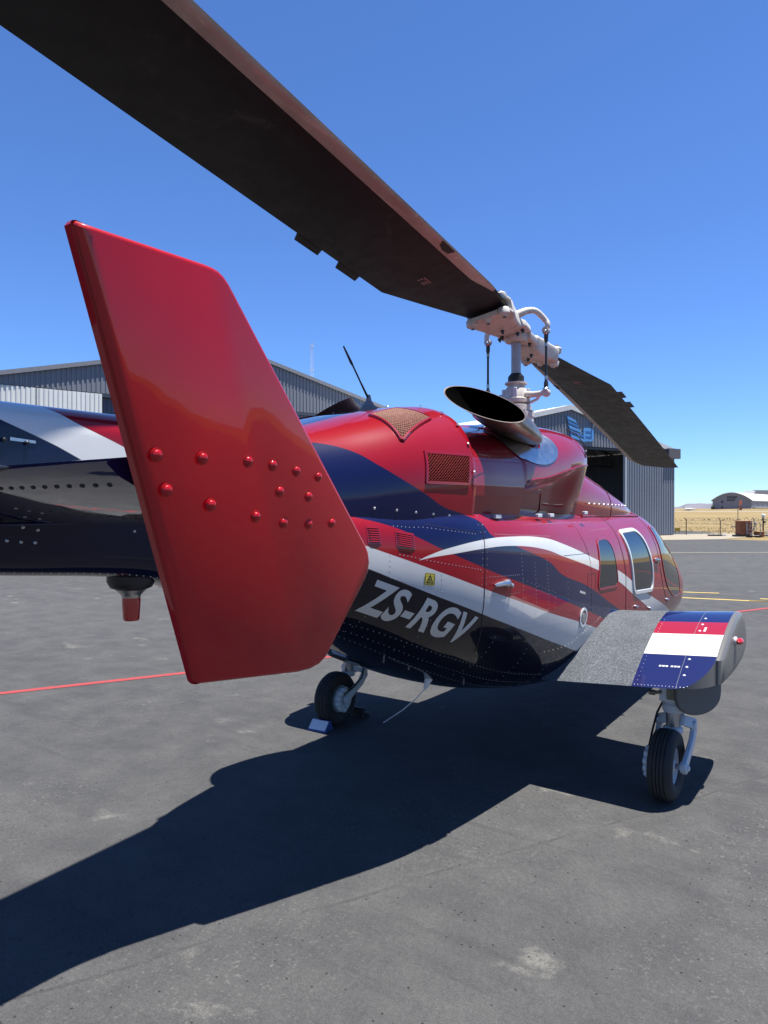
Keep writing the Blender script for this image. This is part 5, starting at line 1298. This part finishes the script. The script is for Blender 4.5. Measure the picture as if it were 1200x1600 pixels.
# ---- rotor
PR = dict(zh=3.3286, psi=-.0972, bn=.0789, bf=-.1134, th=.216, tw=-.0277, kn=-.0011, kf=-.0021, c=.64, y0=.6984)
def bp(r, ch, near, up=0):
    p = PR; s = -1 if near else 1
    ax = Vector((math.sin(p['psi']), math.cos(p['psi']), 0))*s; b = p['bn'] if near else p['bf']; k = p['kn'] if near else p['kf']
    le = Vector((-ax.y, ax.x, 0)); pit = p['th'] + p['tw']*r; off = ch*p['c']
    base = Vector((0, p['y0'], p['zh'])) + ax*r + Vector((0, 0, b*r + k*r*r))
    ld = le*math.cos(pit) + Vector((0, 0, math.sin(pit))); u = ax.cross(ld) if ax.cross(ld).z > 0 else ld.cross(ax)
    return base + ld*off + u.normalized()*up
M['blade'] = None
def blade_mat(name, c1, c2, rough):
    b = NB(name); co = b.coord(); n1 = b.noise(co, 1.4, 6, .65, .5); n2 = b.noise(co, 9, 6, .7)
    mp = b.n('ShaderNodeMapping'); mp.inputs['Scale'].default_value = (5, .5, 5); b.l(co, mp.inputs[0]); n3 = b.noise(mp.outputs[0], 2.0, 6, .7)
    c = b.mix(b.ramp(n1, [(.35, 0), (.7, 1)]), c1, c2); c = b.mix(b.math('MULTIPLY', b.ramp(n3, [(.55, 0), (.8, 1)]), .35), c, tuple(min(1, q*2.2) for q in c2))
    c = b.mix(b.math('MULTIPLY', b.ramp(n2, [(.60, 0), (.78, 1)]), .35), c, tuple(min(1, q*2.6) for q in c2))
    if rough > .4:      # chalky wisps and hand marks
        w1 = b.noise(co, 3.2, 8, .62, 2.2); w2 = b.noise(co, .9, 3, .5)
        wisp = b.math('MULTIPLY', b.ramp(w1, [(.56, 0), (.70, 1)]), b.ramp(w2, [(.50, 0), (.62, 1)])); c = b.mix(b.math('MULTIPLY', wisp, .42), c, (.075, .066, .064))
    b.p.inputs['Specular IOR Level'].default_value = .22; b.set(Base_Color=c); b.l(b.ramp(n2, [(.3, rough-.08), (.7, rough+.1)]), b.p.inputs['Roughness']); b.bump(n3, .06, .01); return b.mat
M['blade'] = blade_mat('dull black blade paint', (.0048, .0045, .0047), (.0092, .0085, .0083), .45)
M['abrasion'] = blade_mat('worn leading edge strip', (.30, .235, .21), (.44, .36, .32), .38); M['abrasion'].node_tree.nodes['Principled BSDF'].inputs['Metallic'].default_value = .35
def le_te(r):
    te = lerp(-.27, -.735, max(0, min(1, (r-.57)/(1.44-.57)))); le = lerp(.215, .265, max(0, min(1, (r-.57)/.4)))
    if r > 5.69: le = lerp(.262, .12, (r-5.69)/.45) if r < 6.14 else lerp(.12, -.32, (r-6.14)/.16)
    return le, te
def blade(near):
    rs = [.57, .62, .7, .8, .9, 1.0, 1.1, 1.2, 1.3, 1.4, 1.44, 1.5] + [1.6 + .15*i for i in range(28)] + [5.69, 5.8, 5.95, 6.05, 6.14, 6.2, 6.25, 6.3]
    K = 14
    def sect(r):
        le, te = le_te(r); T = .047*min(1, .35+.65*(r-.4)/1.0) * (1 if r < 5.8 else max(.25, 1-(r-5.8)/.6)); full = .90
        P = []
        for k in range(K+1):
            t = .5-.5*math.cos(math.pi*k/K); ch = lerp(te, le, t); s = 1-t
            h = 5*.5*T*(.2969*math.sqrt(s) - .126*s - .3516*s*s + .2843*s**3 - .1036*s**4)/.5 + .0012
            P.append((ch, h))
        return P
    rings = []
    for r in rs:
        P = sect(r); rings.append([bp(r, c, near, h) for c, h in P] + [bp(r, c, near, -h*.8) for c, h in reversed(P[:-1])][:-1] + [bp(r, P[0][0], near, -.001)])
    mb = MB(); mb.loft(rings); o = mb.build('rotor_blade', M['blade'], heli, angle=50)
    # abrasion strip wraps the nose of the blade
    mb = MB(); rr = [r for r in rs if r >= .83 and r <= 6.14]; rows = []
    for r in rr:
        P = sect(r); le, te = le_te(r); w0 = max(.0, min(1, (r-.83)/.35)); inner = lerp(le-.02, .15, w0); row = []
        if r > 5.6: inner = min(inner, le-.09)
        def h_at(ch):
            for a, b in zip(P, P[1:]):
                if a[0] <= ch <= b[0]: return lerp(a[1], b[1], (ch-a[0])/(b[0]-a[0]))
            return P[-1][1]
        for k in range(8): ch = lerp(inner, le-.004, k/7); row.append(bp(r, ch, near, h_at(ch)+.0015))
        row.append(bp(r, le+.003, near, 0))
        for k in range(8): ch = lerp(le-.004, inner, k/7); row.append(bp(r, ch, near, -h_at(ch)*.8-.0015))
        rows.append(row)
    mb.loft(rows, cap=False, closed=False); mb.build('leading_edge_strip', M['abrasion'], o, angle=60)
    for r0, r1 in ((1.70, 1.975), (2.125, 2.40)):
        mb = MB(); a = [bp(r0+.03, -.735, near, .0025), bp(r1-.0, -.735, near, .0025), bp(r1-.045, -.82, near, .0025), bp(r0+.0, -.82, near, .0025)]; c = [bp(r0+.03, -.735, near, -.0025), bp(r1, -.735, near, -.0025), bp(r1-.045, -.82, near, -.0025), bp(r0, -.82, near, -.0025)]
        a2 = [bp(r0+.03, -.66, near, .004), bp(r1, -.66, near, .004)]
        mb.loft([a, c]); mb.build('trim_tab', M['blade'], o, smooth=False)
    # small stencil and dark patch on the underside
    def under(name, q, mat, off=.0022):
        def h_at(r, ch):
            P = sect(r)
            for a, b in zip(P, P[1:]):
                if a[0] <= ch <= b[0]: return lerp(a[1], b[1], (ch-a[0])/(b[0]-a[0]))
            return P[-1][1]
        mb = MB(); mb.add([bp(r, ch, near, -h_at(r, ch)*.8-off) for r, ch in q], [tuple(range(len(q)))]); mb.build(name, mat, o, smooth=False)
    rg = random.Random(4)
    for k in range(4):
        for j in range(3):
            if rg.random() < .8: r = 1.36 + k*.026; c0 = -.29 + j*.035; under('stencil_mark', [(r, c0), (r+.018, c0), (r+.018, c0+.02), (r, c0+.024)], M['stencil'])
    under('edge_patch', [(1.60, .255), (1.78, .255), (1.76, .20), (1.70, .18), (1.63, .19)], M['black'], .0045)
    return o
M['stencil'] = plain('faded pink stencil', (.42, .24, .25), .6)
blade(True); blade(False)
# ---- hub: yoke, grips, pitch horns
def hub_ring(r, c0, c1, lo, hi, near, rnd=.25):
    cm, hw = (c0+c1)/2, (c1-c0)/2; um, hu = (lo+hi)/2, (hi-lo)/2; out = []
    for k in range(28):
        a = 2*math.pi*(k+.5)/28; c, s = math.cos(a), math.sin(a); n = 7
        out.append(bp(r, cm + hw*abs(c)**(2/n)*(1 if c > 0 else -1), near, um + hu*abs(s)**(2/n)*(1 if s > 0 else -1)))
    return out
def flat(near, r, c, u): return bp(r, c, near, u)
mb = MB()
for near in (True, False):
    mb.loft([hub_ring(0, -.20, .20, -.035, .03, near), hub_ring(.14, -.21, .21, -.035, .03, near), hub_ring(.26, -.15, .15, -.032, .028, near), hub_ring(.40, -.12, .12, -.03, .026, near)])
hub = mb.build('rotor_hub', M['hub'], heli, angle=40)
mb = MB(); mb.lathe([(.085, 3.25), (.10, 3.27), (.10, 3.30), (.09, 3.36), (.09, 3.39), (.06, 3.40), (.055, 3.43), (.02, 3.435)], (MX, MY, 0), (0, 0, 1), 28); mb.build('hub_cap', M['hub'], hub)
for near in (True, False):
    mb = MB(); mb.loft([hub_ring(.21, -.15, .15, -.05, .05, near), hub_ring(.235, -.19, .19, -.070, .066, near), hub_ring(.33, -.215, .20, -.078, .074, near), hub_ring(.43, -.26, .225, -.076, .070, near), hub_ring(.51, -.315, .255, -.070, .066, near), hub_ring(.555, -.32, .255, -.066, .062, near)])
    # forked jaws round the blade root
    for lo, hi in ((-.066, -.034), (.032, .062)):
        mb.loft([hub_ring(.55, -.32, .255, lo, hi, near), hub_ring(.60, -.31, .25, lo, hi, near), hub_ring(.64, -.27, .21, lo, hi, near)])
    g = mb.build('blade_grip', M['hub'], hub, angle=28)
    for r, c in ((.60, -.245), (.62, .17), (.60, -.05)):
        mb = MB(); a, b = bp(r, c, near, -.088), bp(r, c, near, .088); ax = (b-a).normalized(); L = (b-a).length; R0 = .046 if c != -.05 else .030
        mb.lathe([(.012, -.012), (.020, -.012), (.020, .0), (R0*.8, .002), (R0, .012), (R0, .05), (R0*.9, .056)], a, ax, 18); mb.build('root_bolt', M['hub'], g); mb = MB(); mb.lathe([(R0*.9, L-.056), (R0, L-.05), (R0, L-.012), (R0*.8, L-.002), (.02, L), (.02, L+.014), (.006, L+.016)], a, ax, 18)
        mb.build('root_bolt', M['hub'], g)
        mb = MB(); mb.lathe([(.010, -.016), (.014, -.016), (.014, -.011)], a, ax, 8); mb.build('bolt_end', M['dark'], g)
    for r, c in ((.24, -.12), (.24, .12), (.12, -.14), (.12, .14), (.07, 0.0), (.38, .0)):
        mb = MB(); a = bp(r, c, near, -.094 if r > .2 else -.036); ax = bp(r, c, near, 0)-a; mb.lathe([(.016, 0), (.016, -.014), (.010, -.016), (.009, -.03)], a, ax, 6); mb.build('hub_nut', M['dark'], g)
# pitch horns reach from the grips' leading side to the links
for i, (l, near) in enumerate(zip(LK, (True, False))):
    mb = MB(); s = .215; a = bp(.27, .13, near, .03); a2 = bp(.20, .27, near, .065); top = Vector((l.x*.97, l.y, 3.385)); e = Vector((l.x, l.y, 3.30))
    cp = [a, lerp(a, a2, .6), a2, lerp(a2, top, .5) + Vector((0,0,.035)), top, lerp(top, e, .5) + Vector((l.x*.06, 0, 0)), e]; cr = [.034, .031, .027, .024, .023, .021, .020]; P_ = []; R__ = []
    for k in range(len(cp)-1):          # Catmull-Rom through the control points
        p0, p1, p2, p3 = cp[max(0, k-1)], cp[k], cp[k+1], cp[min(len(cp)-1, k+2)]
        for u in (0, .25, .5, .75): P_.append(.5*((2*p1) + (p2-p0)*u + (2*p0-5*p1+4*p2-p3)*u*u + (3*p1-p0-3*p2+p3)*u**3)); R__.append(lerp(cr[k], cr[k+1], u))
    mb.tube(P_ + [e], R__ + [cr[-1]], 14); mb.lathe([(.027, -.024), (.027, .024)], e, (0, 1, 0), 14)
    mb.build('pitch_horn', M['hub'], hub)

# ---- wheel chock pair at the port wheel
M['chockw'] = plain('white chock face', (.70, .71, .74), .5, 0, .06); M['chockb'] = plain('blue chock paint', (.02, .06, .26), .45)
t = empty('wheel_chock', (-1.36, -.215, .002), R_(6)); tag(t, 'blue wheel chock with white sloping face behind the far main wheel', 'wheel chock', 'wheel chocks')
mb = MB(); pr = [(.06, 0), (-.055, 0), (-.05, .012), (.012, .078), (.04, .078)]; mb.loft([[(-.09, y, z) for y, z in pr], [(.09, y, z) for y, z in pr]]); mb.build('wedge', M['chockb'], t, smooth=False, bevel=.004)
mb = MB(); mb.box((-.082, -.0435, 0), (.082, .0435, .003), M=Matrix.Translation((0, -.0225, .0475)) @ Matrix.Rotation(math.atan2(.066, .062), 4, 'X')); mb.build('face_plate', M['chockw'], t, smooth=False)
t = empty('wheel_chock', (-1.37, .29, .004), R_(184)); tag(t, 'small dark chock mostly hidden ahead of the far main wheel', 'wheel chock', 'wheel chocks')
mb = MB(); mb.loft([[(-.11, .06, 0), (-.11, -.06, 0), (-.11, -.045, .02), (-.11, .03, .09), (-.11, .05, .09)], [(.11, .06, 0), (.11, -.06, 0), (.11, -.045, .02), (.11, .03, .09), (.11, .05, .09)]]); mb.build('wedge', M['dark'], t, smooth=False, bevel=.004)
mb = MB(); mb.tube([(-.13, .03, .05), (.13, .03, .05)], .008, 6); mb.build('pull_rod', M['steel'], t)
